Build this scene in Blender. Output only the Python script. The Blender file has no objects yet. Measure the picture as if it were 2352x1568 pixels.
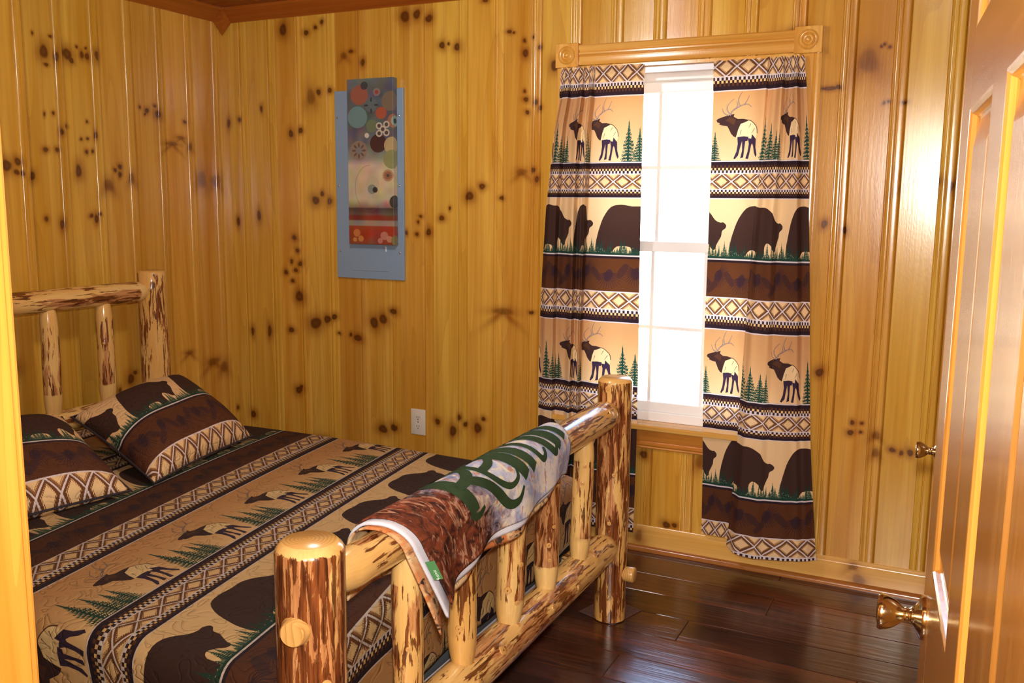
import bpy, bmesh, math, random
import numpy as np
from mathutils import Vector, Matrix

random.seed(7)
RNG = np.random.default_rng(11)
scene = bpy.context.scene
COL = scene.collection
PI = math.pi

# ------------------------------------------------------------------ camera
cam_d = bpy.data.cameras.new('camera')
cam_d.sensor_width = 36.0
cam_d.lens = 36.0 * 2101.5 / 2352.0
cam_d.clip_start = 0.02
cam_d.clip_end = 200
cam = bpy.data.objects.new('camera', cam_d)
COL.objects.link(cam)
R_ = Vector((0.89803221, 0.43981258, 0.01015125))
U_ = Vector((-0.07389888, 0.12806343, 0.98900896))
F_ = Vector((-0.43367857, 0.88891206, -0.14750674))
M_ = Matrix(((R_.x, U_.x, -F_.x), (R_.y, U_.y, -F_.y), (R_.z, U_.z, -F_.z)))
cam.matrix_world = Matrix.Translation((3.3915, -3.6181, 1.4508)) @ M_.to_4x4()
scene.camera = cam

# ------------------------------------------------------------------ world, lights, exposure
world = bpy.data.worlds.new('sky')
scene.world = world
world.use_nodes = True
wn = world.node_tree
for n in list(wn.nodes):
    wn.nodes.remove(n)
w_out = wn.nodes.new('ShaderNodeOutputWorld')
w_bg = wn.nodes.new('ShaderNodeBackground')
w_sky = wn.nodes.new('ShaderNodeTexSky')
w_sky.sky_type = 'NISHITA'
w_sky.sun_disc = False
w_sky.sun_elevation = math.radians(48)
w_sky.sun_rotation = math.radians(200)
w_sky.air_density = 1.0
w_sky.dust_density = 4.0
w_bg.inputs['Strength'].default_value = 4.0
wn.links.new(w_sky.outputs[0], w_bg.inputs[0])
wn.links.new(w_bg.outputs[0], w_out.inputs[0])


def add_light(name, kind, loc, energy, color=(1, 1, 1), size=0.1, direction=None, spot=None):
    d = bpy.data.lights.new(name, kind)
    d.energy = energy
    d.color = color
    if kind in ('POINT', 'SPOT'):
        d.shadow_soft_size = size
    if kind == 'AREA':
        d.shape = 'DISK'
        d.size = size
    if kind == 'SUN':
        d.angle = math.radians(1.0)
    if spot:
        d.spot_size = math.radians(spot)
        d.spot_blend = 0.8
    o = bpy.data.objects.new(name, d)
    o.location = loc
    if direction is not None:
        o.rotation_euler = Vector(direction).to_track_quat('-Z', 'Y').to_euler()
    COL.objects.link(o)
    return o


SUN = add_light('sun', 'SUN', (3, 6, 8), 7.0, (1, .96, .88), direction=(.35, .55, -.75))
LAMP = add_light('ceiling_lamp_light', 'POINT', (1.80, -1.50, 2.20), 36, (1, .97, .93), 0.09)
FLASH = add_light('camera_flash_light', 'AREA', (3.384, -3.600, 1.556), 48, (1, .985, .965), 0.06, direction=(-.36, .92, -.12))
HALL = add_light('hall_lamp_light', 'POINT', (3.12, -5.05, 1.84), 135, (1, .97, .92), 0.38)

vs = scene.view_settings
vs.view_transform = 'Standard'
try:
    vs.look = 'None'
except Exception:
    pass
vs.gamma = 1.0
vs.exposure = 0.0
vs.use_curve_mapping = False

# ------------------------------------------------------------------ helpers
WM = {}


def link(o, parent=None, world=None):
    COL.objects.link(o)
    w = world if world is not None else Matrix.Identity(4)
    WM[o] = w
    if parent is not None:
        o.parent = parent
        o.matrix_basis = WM[parent].inverted() @ w
    else:
        o.matrix_basis = w
    return o


def tag(o, label=None, cat=None, group=None, kind=None):
    if label:
        o['label'] = label
    if cat:
        o['category'] = cat
    if group:
        o['group'] = group
    if kind:
        o['kind'] = kind
    return o


def empty(name, loc, label=None, cat=None, kind=None, group=None, rotz=0.0, parent=None):
    o = bpy.data.objects.new(name, None)
    o.empty_display_size = 0.1
    link(o, parent, Matrix.Translation(loc) @ Matrix.Rotation(rotz, 4, 'Z'))
    return tag(o, label, cat, group, kind)


def obj(name, verts, faces, mats, parent=None, world=None, smooth=False, midx=None, uvs=None, attrs=None, me=None, sharp=None):
    if me is None:
        me = bpy.data.meshes.new(name)
        me.from_pydata([tuple(map(float, v)) for v in verts], [], [tuple(f) for f in faces])
        for m in (mats if isinstance(mats, (list, tuple)) else [mats]):
            me.materials.append(m)
        if midx is not None:
            me.polygons.foreach_set('material_index', list(midx))
        if uvs is not None:
            ul = me.uv_layers.new(name='UVMap')
            li = np.zeros(len(me.loops), dtype=np.int32)
            me.loops.foreach_get('vertex_index', li)
            ul.data.foreach_set('uv', np.asarray(uvs, dtype=np.float32)[li].ravel())
        if attrs:
            for k, a in attrs.items():
                at = me.attributes.new(k, 'FLOAT', 'POINT')
                at.data.foreach_set('value', np.asarray(a, dtype=np.float32))
        if smooth:
            me.polygons.foreach_set('use_smooth', [True] * len(me.polygons))
            if sharp:
                try:
                    me.set_sharp_from_angle(angle=math.radians(sharp))
                except Exception:
                    pass
        me.update()
    o = bpy.data.objects.new(name, me)
    link(o, parent, world)
    return o


class MB:
    """collects boxes, lathes and prisms into one mesh"""

    def __init__(self):
        self.v, self.f, self.m = [], [], []

    def add(self, vs_, fs, mi=0):
        b = len(self.v)
        self.v += [tuple(v) for v in vs_]
        self.f += [tuple(i + b for i in f) for f in fs]
        self.m += [mi] * len(fs)

    def box(self, x0, x1, y0, y1, z0, z1, bev=0.0, mi=0):
        x0, x1 = min(x0, x1), max(x0, x1)
        y0, y1 = min(y0, y1), max(y0, y1)
        z0, z1 = min(z0, z1), max(z0, z1)
        if bev <= 0:
            self.add([(x0, y0, z0), (x1, y0, z0), (x1, y1, z0), (x0, y1, z0), (x0, y0, z1), (x1, y0, z1), (x1, y1, z1), (x0, y1, z1)],
                     [(0, 3, 2, 1), (4, 5, 6, 7), (0, 1, 5, 4), (1, 2, 6, 5), (2, 3, 7, 6), (3, 0, 4, 7)], mi)
            return
        bm = bmesh.new()
        bmesh.ops.create_cube(bm, size=1.0)
        for v in bm.verts:
            v.co = Vector(((x0 + x1) / 2 + v.co.x * (x1 - x0), (y0 + y1) / 2 + v.co.y * (y1 - y0), (z0 + z1) / 2 + v.co.z * (z1 - z0)))
        bmesh.ops.bevel(bm, geom=list(bm.edges), offset=bev, segments=2, affect='EDGES', profile=0.5)
        bm.verts.index_update()
        self.add([v.co[:] for v in bm.verts], [[v.index for v in f.verts] for f in bm.faces], mi)
        bm.free()

    def prism(self, prof, axis, a0, a1, mi=0, cap=True):
        """prof: list of 2D points; axis 'x': (y,z) profile, 'y': (x,z), 'z': (x,y)"""
        def mk(p, a):
            return {'x': (a, p[0], p[1]), 'y': (p[0], a, p[1]), 'z': (p[0], p[1], a)}[axis]
        n = len(prof)
        vs_ = [mk(p, a0) for p in prof] + [mk(p, a1) for p in prof]
        fs = [(i, (i + 1) % n, n + (i + 1) % n, n + i) for i in range(n)]
        if cap:
            fs += [tuple(range(n))[::-1], tuple(range(n, 2 * n))]
        self.add(vs_, fs, mi)

    def lathe(self, prof, n=24, mat=None, mi=0):
        """prof: (radius, height) along local z, closed ends; mat: placement matrix"""
        vs_, fs = [], []
        for r, h in prof:
            for k in range(n):
                a = 2 * PI * k / n
                p = Vector((r * math.cos(a), r * math.sin(a), h))
                vs_.append((mat @ p)[:] if mat else p[:])
        for i in range(len(prof) - 1):
            for k in range(n):
                fs.append((i * n + k, i * n + (k + 1) % n, (i + 1) * n + (k + 1) % n, (i + 1) * n + k))
        fs.append(tuple(range(n))[::-1])
        fs.append(tuple(range((len(prof) - 1) * n, len(prof) * n)))
        self.add(vs_, fs, mi)

    def build(self, name, mats, parent=None, smooth=False, sharp=35, world=None):
        # vertices are given in world space; store them relative to the parent
        w = world if world is not None else (WM[parent] if parent is not None else Matrix.Identity(4))
        inv = w.inverted()
        v = [(inv @ Vector(p))[:] for p in self.v]
        me = bpy.data.meshes.new(name)
        me.from_pydata(v, [], self.f)
        for m in (mats if isinstance(mats, (list, tuple)) else [mats]):
            me.materials.append(m)
        me.polygons.foreach_set('material_index', self.m)
        bm = bmesh.new()
        bm.from_mesh(me)
        bmesh.ops.recalc_face_normals(bm, faces=bm.faces)
        bm.to_mesh(me)
        bm.free()
        if smooth:
            me.polygons.foreach_set('use_smooth', [True] * len(me.polygons))
            me.set_sharp_from_angle(angle=math.radians(sharp))
        o = bpy.data.objects.new(name, me)
        link(o, parent, w)
        return o


def axis_mat(p0, p1):
    d = (Vector(p1) - Vector(p0)).normalized()
    x = Vector((1, 0, 0)) if abs(d.x) < .9 else Vector((0, 1, 0))
    x = (x - d * x.dot(d)).normalized()
    y = d.cross(x)
    return Matrix.Translation(p0) @ Matrix(((x.x, y.x, d.x), (x.y, y.y, d.y), (x.z, y.z, d.z))).to_4x4()


# ------------------------------------------------------------------ materials
def srgb(r, g, b):
    f = lambda c: (c / 12.92) if c <= 0.04045 else ((c + 0.055) / 1.055) ** 2.4
    return (f(r / 255), f(g / 255), f(b / 255), 1.0)


class NT:
    def __init__(self, name):
        self.mat = bpy.data.materials.new(name)
        self.mat.use_nodes = True
        self.t = self.mat.node_tree
        self.bsdf = self.t.nodes.get('Principled BSDF')
        self.out = self.t.nodes.get('Material Output')

    def n(self, typ, **kw):
        nd = self.t.nodes.new(typ)
        for k, v in kw.items():
            if k in ('operation', 'blend_type', 'data_type', 'wave_type', 'bands_direction', 'feature', 'attribute_name', 'image', 'interpolation', 'extension', 'clamp', 'distance'):
                setattr(nd, k, v)
            else:
                nd.inputs[k].default_value = v
        return nd

    def l(self, a, b):
        self.t.links.new(a, b)

    def math(self, op, a, b=None, c=None):
        nd = self.t.nodes.new('ShaderNodeMath')
        nd.operation = op
        for i, x in enumerate((a, b, c)):
            if x is None:
                continue
            if hasattr(x, 'is_linked'):
                self.l(x, nd.inputs[i])
            else:
                nd.inputs[i].default_value = x
        return nd.outputs[0]

    def mix(self, fac, a, b, blend='MIX'):
        nd = self.t.nodes.new('ShaderNodeMix')
        nd.data_type = 'RGBA'
        nd.blend_type = blend
        nd.clamp_factor = True
        for s, x in ((0, fac), (6, a), (7, b)):
            if hasattr(x, 'is_linked'):
                self.l(x, nd.inputs[s])
            else:
                nd.inputs[s].default_value = x
        return nd.outputs[2]

    def ramp(self, fac, stops, interp='LINEAR'):
        nd = self.t.nodes.new('ShaderNodeValToRGB')
        cr = nd.color_ramp
        cr.interpolation = interp
        while len(cr.elements) < len(stops):
            cr.elements.new(0.5)
        for e, (p, c) in zip(cr.elements, stops):
            e.position = p
            e.color = c if len(c) == 4 else (*c, 1)
        self.l(fac, nd.inputs[0])
        return nd.outputs[0]

    def coords(self, kind='Object', scale=(1, 1, 1), rnd=True):
        tc = self.t.nodes.new('ShaderNodeTexCoord')
        mp = self.t.nodes.new('ShaderNodeVectorMath')
        mp.operation = 'MULTIPLY'
        self.l(tc.outputs[kind], mp.inputs[0])
        mp.inputs[1].default_value = scale
        if not rnd:
            return mp.outputs[0]
        oi = self.t.nodes.new('ShaderNodeObjectInfo')
        m = self.math('MULTIPLY', oi.outputs['Random'], 57.0)
        ad = self.t.nodes.new('ShaderNodeVectorMath')
        ad.operation = 'ADD'
        self.l(mp.outputs[0], ad.inputs[0])
        self.l(m, ad.inputs[1])
        return ad.outputs[0]

    def noise(self, vec, scale=1.0, detail=3, rough=0.5, dist=0.0):
        nd = self.t.nodes.new('ShaderNodeTexNoise')
        self.l(vec, nd.inputs['Vector'])
        nd.inputs['Scale'].default_value = scale
        nd.inputs['Detail'].default_value = detail
        nd.inputs['Roughness'].default_value = rough
        nd.inputs['Distortion'].default_value = dist
        return nd.outputs[0]

    def bump(self, h, strength=0.2, dist=0.01, prev=None):
        nd = self.t.nodes.new('ShaderNodeBump')
        nd.inputs['Strength'].default_value = strength
        nd.inputs['Distance'].default_value = dist
        self.l(h, nd.inputs['Height'])
        if prev is not None:
            self.l(prev, nd.inputs['Normal'])
        return nd.outputs[0]

    def rand(self):
        return self.t.nodes.new('ShaderNodeObjectInfo').outputs['Random']

    def done(self, color=None, rough=0.5, normal=None, metal=0.0, coat=0.0, coat_rough=0.1, spec=0.5):
        b = self.bsdf
        if color is not None:
            if hasattr(color, 'is_linked'):
                self.l(color, b.inputs['Base Color'])
            else:
                b.inputs['Base Color'].default_value = color
        if hasattr(rough, 'is_linked'):
            self.l(rough, b.inputs['Roughness'])
        else:
            b.inputs['Roughness'].default_value = rough
        b.inputs['Metallic'].default_value = metal
        b.inputs['Coat Weight'].default_value = coat
        b.inputs['Coat Roughness'].default_value = coat_rough
        b.inputs['Specular IOR Level'].default_value = spec
        if normal is not None:
            self.l(normal, b.inputs['Normal'])
        return self.mat


def np_image(name, arr, colorspace='sRGB'):
    """arr: HxWx3 or 4, row 0 = top; values as stored"""
    h, w = arr.shape[:2]
    img = bpy.data.images.new(name, w, h, alpha=False, float_buffer=False)
    img.colorspace_settings.name = colorspace
    px = np.ones((h, w, 4), dtype=np.float32)
    px[..., :arr.shape[2]] = arr
    img.pixels.foreach_set(np.ascontiguousarray(px[::-1]).ravel())
    img.update()
    img.pack()
    return img


def plain(name, c, rough=0.5, metal=0.0, coat=0.0, spec=0.5):
    t = NT(name)
    return t.done(c, rough, metal=metal, coat=coat, spec=spec)


def knot_map(name, knots, ulen, zlen, w, h):
    """R = dark knot core, G = soft stain round it; coordinates in metres on the wall"""
    A = np.zeros((h, w, 3), dtype=np.float32)
    r = np.random.default_rng(5)
    for (u, z, ru, rz, typ) in knots:
        ru = max(ru, 0.006)
        rz = max(rz, 0.006)
        R = 5.0 * max(ru, rz) + 0.02
        i0, i1 = int((u - R) / ulen * w), int((u + R) / ulen * w) + 1
        j0, j1 = int((zlen - z - R * 1.6) / zlen * h), int((zlen - z + R * 1.6) / zlen * h) + 1
        i0, i1, j0, j1 = max(i0, 0), min(i1, w), max(j0, 0), min(j1, h)
        if i1 <= i0 or j1 <= j0:
            continue
        X, Y = np.meshgrid((np.arange(i0, i1) + .5) / w * ulen - u, zlen - (np.arange(j0, j1) + .5) / h * zlen - z)
        an = np.arctan2(Y / rz, X / ru)
        wob = 1 + .07 * np.sin(2 * an + r.uniform(0, 6)) + .05 * np.sin(3 * an + r.uniform(0, 6))
        d = np.sqrt((X / ru) ** 2 + (Y / rz) ** 2) / wob
        core = np.clip((1.12 - d) / .5, 0, 1)
        core = core * core * (3 - 2 * core)
        if typ == 0:
            core = core * (0.86 - .10 * np.exp(-(d / .35) ** 2))
            halo = np.exp(-(np.maximum(d - .7, 0) / 1.3) ** 2) * .66
            # stain trailing up or down the grain
            s = r.choice([-1, 1])
            tail = np.exp(-(X / (ru * 1.1)) ** 2) * np.exp(-(np.maximum(s * Y, 0) / (rz * 2.6)) ** 2) * (s * Y > 0) * .38
            halo = np.maximum(halo, tail)
        else:
            core = core * .38
            # branch knot: two arms drooping away from the centre
            arm = np.exp(-((Y + .75 * np.abs(X)) / (rz * 1.25)) ** 2) * np.exp(-(X / (ru * 1.7)) ** 2)
            halo = np.maximum(np.exp(-(d / 1.5) ** 2) * .7, arm * .8)
        A[j0:j1, i0:i1, 0] = np.maximum(A[j0:j1, i0:i1, 0], core)
        A[j0:j1, i0:i1, 1] = np.maximum(A[j0:j1, i0:i1, 1], halo)
    return np_image(name, A, 'Non-Color')


def pine(name, light, mid, dark, knot=None, axis='x', grain='z', rough=0.22, coat=0.45, vary=0.5):
    """varnished knotty pine; grain runs along local axis `grain`; knot = (image, ulen, zlen, coordinate index, sign)"""
    t = NT(name)
    sc = {'x': (1.3, 34, 34), 'y': (34, 1.3, 34), 'z': (34, 34, 1.3)}[grain]
    sc2 = {'x': (.5, 9, 9), 'y': (9, .5, 9), 'z': (9, 9, .5)}[grain]
    sc3 = {'x': (2.2, 130, 130), 'y': (130, 2.2, 130), 'z': (130, 130, 2.2)}[grain]
    c1 = t.coords('Object', sc)
    c2 = t.coords('Object', sc2)
    c3 = t.coords('Object', sc3)
    g1 = t.noise(c1, 1.0, 4, .55, .6)
    g2 = t.noise(c2, 1.0, 3, .5, 1.2)
    g3 = t.noise(c3, 1.0, 2, .5)
    rings = t.math('FRACT', t.math('MULTIPLY', t.noise(c2, .8, 1, .4, .5), 9.0))
    ringm = t.math('MULTIPLY', t.math('POWER', rings, 3.0), .22)
    base = t.mix(t.ramp(g2, [(.36, (0, 0, 0)), (.66, (1, 1, 1))]), mid, light)
    base = t.mix(t.math('MULTIPLY', t.ramp(g1, [(.46, (0, 0, 0)), (.74, (1, 1, 1))]), .30), base, dark)
    base = t.mix(ringm, base, dark)
    base = t.mix(t.math('MULTIPLY', t.ramp(g3, [(.45, (0, 0, 0)), (.7, (1, 1, 1))]), .12), base, dark)
    # board to board variation
    rv = t.rand()
    hs = t.n('ShaderNodeHueSaturation')
    t.l(base, hs.inputs['Color'])
    t.l(t.math('ADD', t.math('MULTIPLY', rv, .34 * vary), 1 - .17 * vary), hs.inputs['Value'])
    t.l(t.math('ADD', t.math('MULTIPLY', t.math('FRACT', t.math('MULTIPLY', rv, 7.3)), .028 * vary), .5 - .014 * vary), hs.inputs['Hue'])
    base = hs.outputs[0]
    if knot:
        img, ul, zl, ci, sg = knot
        geo = t.n('ShaderNodeNewGeometry')
        sep = t.n('ShaderNodeSeparateXYZ')
        t.l(geo.outputs['Position'], sep.inputs[0])
        wv = t.noise(t.coords('Object', (16, 16, 10)), 1.0, 1, .5)
        wob = t.math('MULTIPLY', t.math('SUBTRACT', wv, .5), .0035)
        u = t.math('ADD', t.math('MULTIPLY', sep.outputs[ci], sg / ul), wob)
        v = t.math('ADD', t.math('DIVIDE', sep.outputs[2], zl), wob)
        cx = t.n('ShaderNodeCombineXYZ')
        t.l(u, cx.inputs[0])
        t.l(v, cx.inputs[1])
        im = t.n('ShaderNodeTexImage', image=img, extension='CLIP')
        t.l(cx.outputs[0], im.inputs[0])
        sp = t.n('ShaderNodeSeparateColor')
        t.l(im.outputs[0], sp.inputs[0])
        halo = t.math('MULTIPLY', sp.outputs[1], t.ramp(g1, [(.2, (.75, .75, .75)), (.6, (1, 1, 1))]))
        base = t.mix(halo, base, srgb(128, 62, 12))
        base = t.mix(sp.outputs[0], base, t.mix(g1, srgb(40, 15, 6), srgb(96, 46, 18)))
    hb = t.math('ADD', t.math('MULTIPLY', g3, .6), t.math('MULTIPLY', t.noise(t.coords('Object', (160, 160, 60)), 1, 2), .5))
    nrm = t.bump(hb, .10, .004)
    return t.done(base, rough, nrm, coat=coat, coat_rough=.16, spec=.45)


def logwood(name):
    """peeled, varnished cedar log with strips of red-brown inner bark left on; attribute bark masks the bare ends"""
    t = NT(name)
    bark = t.n('ShaderNodeAttribute', attribute_name='bark').outputs['Fac']
    a = t.noise(t.coords('Object', (26, 26, 4.6)), 1.0, 4, .55, .4)
    b = t.noise(t.coords('Object', (84, 84, 9.5)), 1.0, 5, .62, .6)
    c = t.noise(t.coords('Object', (8, 8, 1.6)), 1.0, 2, .5)
    fine = t.noise(t.coords('Object', (150, 150, 9)), 1.0, 3, .6)
    base = t.mix(t.ramp(c, [(.35, (0, 0, 0)), (.65, (1, 1, 1))]), srgb(218, 166, 88), srgb(232, 194, 122))
    base = t.mix(t.math('MULTIPLY', t.ramp(fine, [(.4, (0, 0, 0)), (.75, (1, 1, 1))]), .25), base, srgb(180, 120, 60))
    lvl = t.math('MULTIPLY', t.math('SUBTRACT', bark, 1.0), .12)
    on = t.math('MINIMUM', bark, 1.0)
    rv = t.math('ADD', t.math('ADD', t.math('MULTIPLY', a, .6), t.math('MULTIPLY', c, .4)), lvl)
    red = t.ramp(rv, [(.528, (0, 0, 0)), (.552, (1, 1, 1))])
    base = t.mix(t.math('MULTIPLY', t.math('MULTIPLY', red, on), .80), base, t.mix(t.ramp(fine, [(.35, (0, 0, 0)), (.65, (1, 1, 1))]), srgb(198, 134, 84), srgb(142, 72, 40)))
    dv = t.math('ADD', t.math('ADD', t.math('MULTIPLY', b, .66), t.math('MULTIPLY', a, .34)), t.math('MULTIPLY', lvl, .55))
    dk = t.ramp(dv, [(.528, (0, 0, 0)), (.548, (1, 1, 1))])
    base = t.mix(t.math('MULTIPLY', t.math('MULTIPLY', dk, on), .92), base, t.mix(t.ramp(fine, [(.35, (0, 0, 0)), (.65, (1, 1, 1))]), srgb(126, 62, 24), srgb(52, 18, 8)))
    hgt = t.math('ADD', t.math('MULTIPLY', dk, -.5), t.math('MULTIPLY', a, .8))
    nrm = t.bump(hgt, .25, .006)
    return t.done(base, .2, nrm, coat=.5, coat_rough=.08, spec=.5)


def endgrain(name):
    t = NT(name)
    tc = t.n('ShaderNodeTexCoord')
    sep = t.n('ShaderNodeSeparateXYZ')
    t.l(tc.outputs['Object'], sep.inputs[0])
    x = t.math('ADD', sep.outputs[0], .012)
    r = t.math('SQRT', t.math('ADD', t.math('MULTIPLY', x, x), t.math('MULTIPLY', sep.outputs[1], sep.outputs[1])))
    nz = t.noise(t.coords('Object', (14, 14, 14)), 1, 2)
    rr = t.math('FRACT', t.math('MULTIPLY', t.math('ADD', r, t.math('MULTIPLY', nz, .02)), 140.0))
    base = t.mix(t.math('MULTIPLY', t.math('POWER', rr, 3.0), .55), srgb(214, 164, 92), srgb(150, 96, 40))
    return t.done(base, .25, coat=.4)


def fabric(name, img, trans=0.0, rough=.85, quilt=0.0, tint=(1, 1, 1, 1)):
    t = NT(name)
    uv = t.n('ShaderNodeTexCoord').outputs['UV']
    im = t.n('ShaderNodeTexImage', image=img, interpolation='Linear', extension='REPEAT')
    t.l(uv, im.inputs[0])
    colr = im.outputs[0]
    weave = t.noise(t.coords('UV', (210, 620, 1), False), 1, 2)
    nrm = t.bump(weave, .08, .002)
    colr = t.mix(.10, colr, t.mix(weave, (.02, .02, .02, 1), (1, 1, 1, 1)), 'SOFT_LIGHT')
    if quilt > 0:
        q = t.noise(t.coords('Object', (17, 17, 17), False), 1, 1, .4, 1.1)
        st = t.math('ABSOLUTE', t.math('SUBTRACT', t.math('FRACT', t.math('MULTIPLY', q, 4.0)), .5))
        seam = t.ramp(st, [(0.0, (0, 0, 0)), (.10, (.7, .7, .7)), (.30, (1, 1, 1))])
        nrm = t.bump(seam, quilt, .006, nrm)
        colr = t.mix(t.math('MULTIPLY', t.ramp(st, [(0.0, (1, 1, 1)), (.03, (0, 0, 0))]), .35), colr, (.06, .035, .02, 1))
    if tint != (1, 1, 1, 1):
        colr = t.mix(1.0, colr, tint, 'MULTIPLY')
    t.done(colr, rough, nrm, spec=.2)
    if trans > 0:
        tr = t.n('ShaderNodeBsdfTranslucent')
        t.l(colr, tr.inputs[0])
        mx = t.n('ShaderNodeMixShader', Fac=trans)
        t.l(t.bsdf.outputs[0], mx.inputs[1])
        t.l(tr.outputs[0], mx.inputs[2])
        t.l(mx.outputs[0], t.out.inputs[0])
    return t.mat

# ------------------------------------------------------------------ printed cloth (drawn here, pixel by pixel)
class Canvas:
    def __init__(self, w, h, sx, sy, bg, wrap=True):
        self.w, self.h, self.sx, self.sy, self.wrap = w, h, sx, sy, wrap      # sx, sy: pixels per unit
        self.a = np.empty((h, w, 3), dtype=np.float32)
        self.a[:] = np.array(bg) / 255.0

    def _put(self, i0, i1, j0, j1, mask, col, alpha=1.0):
        c = np.array(col, dtype=np.float32) / 255.0
        i0c, i1c, j0c, j1c = max(i0, 0), min(i1, self.w), max(j0, 0), min(j1, self.h)
        if i1c <= i0c or j1c <= j0c:
            return
        m = mask[j0c - j0:j1c - j0, i0c - i0:i1c - i0, None] * alpha
        s = self.a[j0c:j1c, i0c:i1c]
        s[:] = s * (1 - m) + c * m

    def poly(self, pts, col, alpha=1.0, dx=0.0, dy=0.0):
        p = np.array(pts, dtype=np.float64)
        p = np.stack([(p[:, 0] + dx) * self.sx, (p[:, 1] + dy) * self.sy], 1)
        offs = (-self.w, 0, self.w) if self.wrap else (0,)
        i0, i1 = int(p[:, 0].min()) - 1, int(p[:, 0].max()) + 2
        j0, j1 = int(p[:, 1].min()) - 1, int(p[:, 1].max()) + 2
        if (i1 - i0) * (j1 - j0) > 4e6:
            return
        acc = np.zeros((j1 - j0, i1 - i0), dtype=np.float32)
        for (ox, oy) in ((.25, .25), (.75, .25), (.25, .75), (.75, .75)):
            X, Y = np.meshgrid(np.arange(i0, i1) + ox, np.arange(j0, j1) + oy)
            ins = np.zeros(X.shape, dtype=bool)
            n = len(p)
            for k in range(n):
                x1, y1 = p[k]
                x2, y2 = p[(k + 1) % n]
                if y1 == y2:
                    continue
                ins ^= ((y1 > Y) != (y2 > Y)) & (X < (x2 - x1) * (Y - y1) / (y2 - y1) + x1)
            acc += ins * .25
        for o in offs:
            self._put(i0 + o, i1 + o, j0, j1, acc, col, alpha)

    def stroke(self, pts, w0, w1, col, alpha=1.0, dx=0.0, dy=0.0):
        p = [Vector(q).to_2d() for q in pts]
        L, Rr = [], []
        n = len(p)
        for i in range(n):
            d = (p[min(i + 1, n - 1)] - p[max(i - 1, 0)])
            d = d.normalized() if d.length > 0 else Vector((1, 0))
            nn = Vector((-d.y, d.x))
            w = (w0 + (w1 - w0) * i / max(n - 1, 1)) / 2
            L.append(tuple(p[i] + nn * w))
            Rr.append(tuple(p[i] - nn * w))
        self.poly(L + Rr[::-1], col, alpha, dx, dy)

    def ell(self, x, y, rx, ry, col, alpha=1.0, rot=0.0, n=28, y_asp=1.0):
        c, s = math.cos(rot), math.sin(rot)
        pts = []
        for k in range(n):
            a = 2 * PI * k / n
            u, v = rx * math.cos(a), ry * math.sin(a)
            pts.append((x + u * c - v * s, y + u * s + v * c))
        self.poly(pts, col, alpha)

    def rows(self, y0, y1, col):
        self.a[int(y0 * self.sy):int(y1 * self.sy)] = np.array(col) / 255.0


def smooth_line(pts, k=4):
    p = [Vector(q) for q in pts]
    out = []
    for i in range(len(p) - 1):
        a, b, c, d = p[max(i - 1, 0)], p[i], p[i + 1], p[min(i + 2, len(p) - 1)]
        for s in range(k):
            t = s / k
            out.append(tuple(.5 * ((2 * b) + (c - a) * t + (2 * a - 5 * b + 4 * c - d) * t * t + (3 * b - a - 3 * c + d) * t ** 3)))
    out.append(tuple(p[-1]))
    return out


def conifer(cv, x, yb, h, w, col, rnd):
    for t in range(11):
        f = t / 10
        yy = yb - h + h * f * .93
        hw = w / 2 * (.10 + .90 * f ** .85) * rnd.uniform(.84, 1.12)
        dr = h * .15
        pts = [(x, yy - dr * .7)]
        m = 3 + int(f * 4)
        for s in (1, -1):
            side = []
            for q in range(m):
                e = (q + 1) / m
                side.append((x + s * hw * e, yy + dr * (e * .55) + rnd.uniform(-.1, .1) * dr))
                side.append((x + s * hw * (e - .45 / m), yy + dr * (e * .55 + .32) + rnd.uniform(0, .25) * dr))
            pts = pts + side if s == 1 else pts + [(x, yy + dr * .8)] + side[::-1]
        cv.poly(pts, col)
    cv.poly([(x - w * .03, yb - h * 1.04), (x + w * .03, yb - h), (x + w * .05, yb), (x - w * .05, yb)], col)
    for k in range(5):
        cv.ell(x + rnd.uniform(-.25, .25) * w, yb - h * rnd.uniform(.05, .5), w * .03, h * .012, (214, 176, 122), .7, n=8)


TILE_W, TILE_H = 0.31, 0.915


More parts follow.
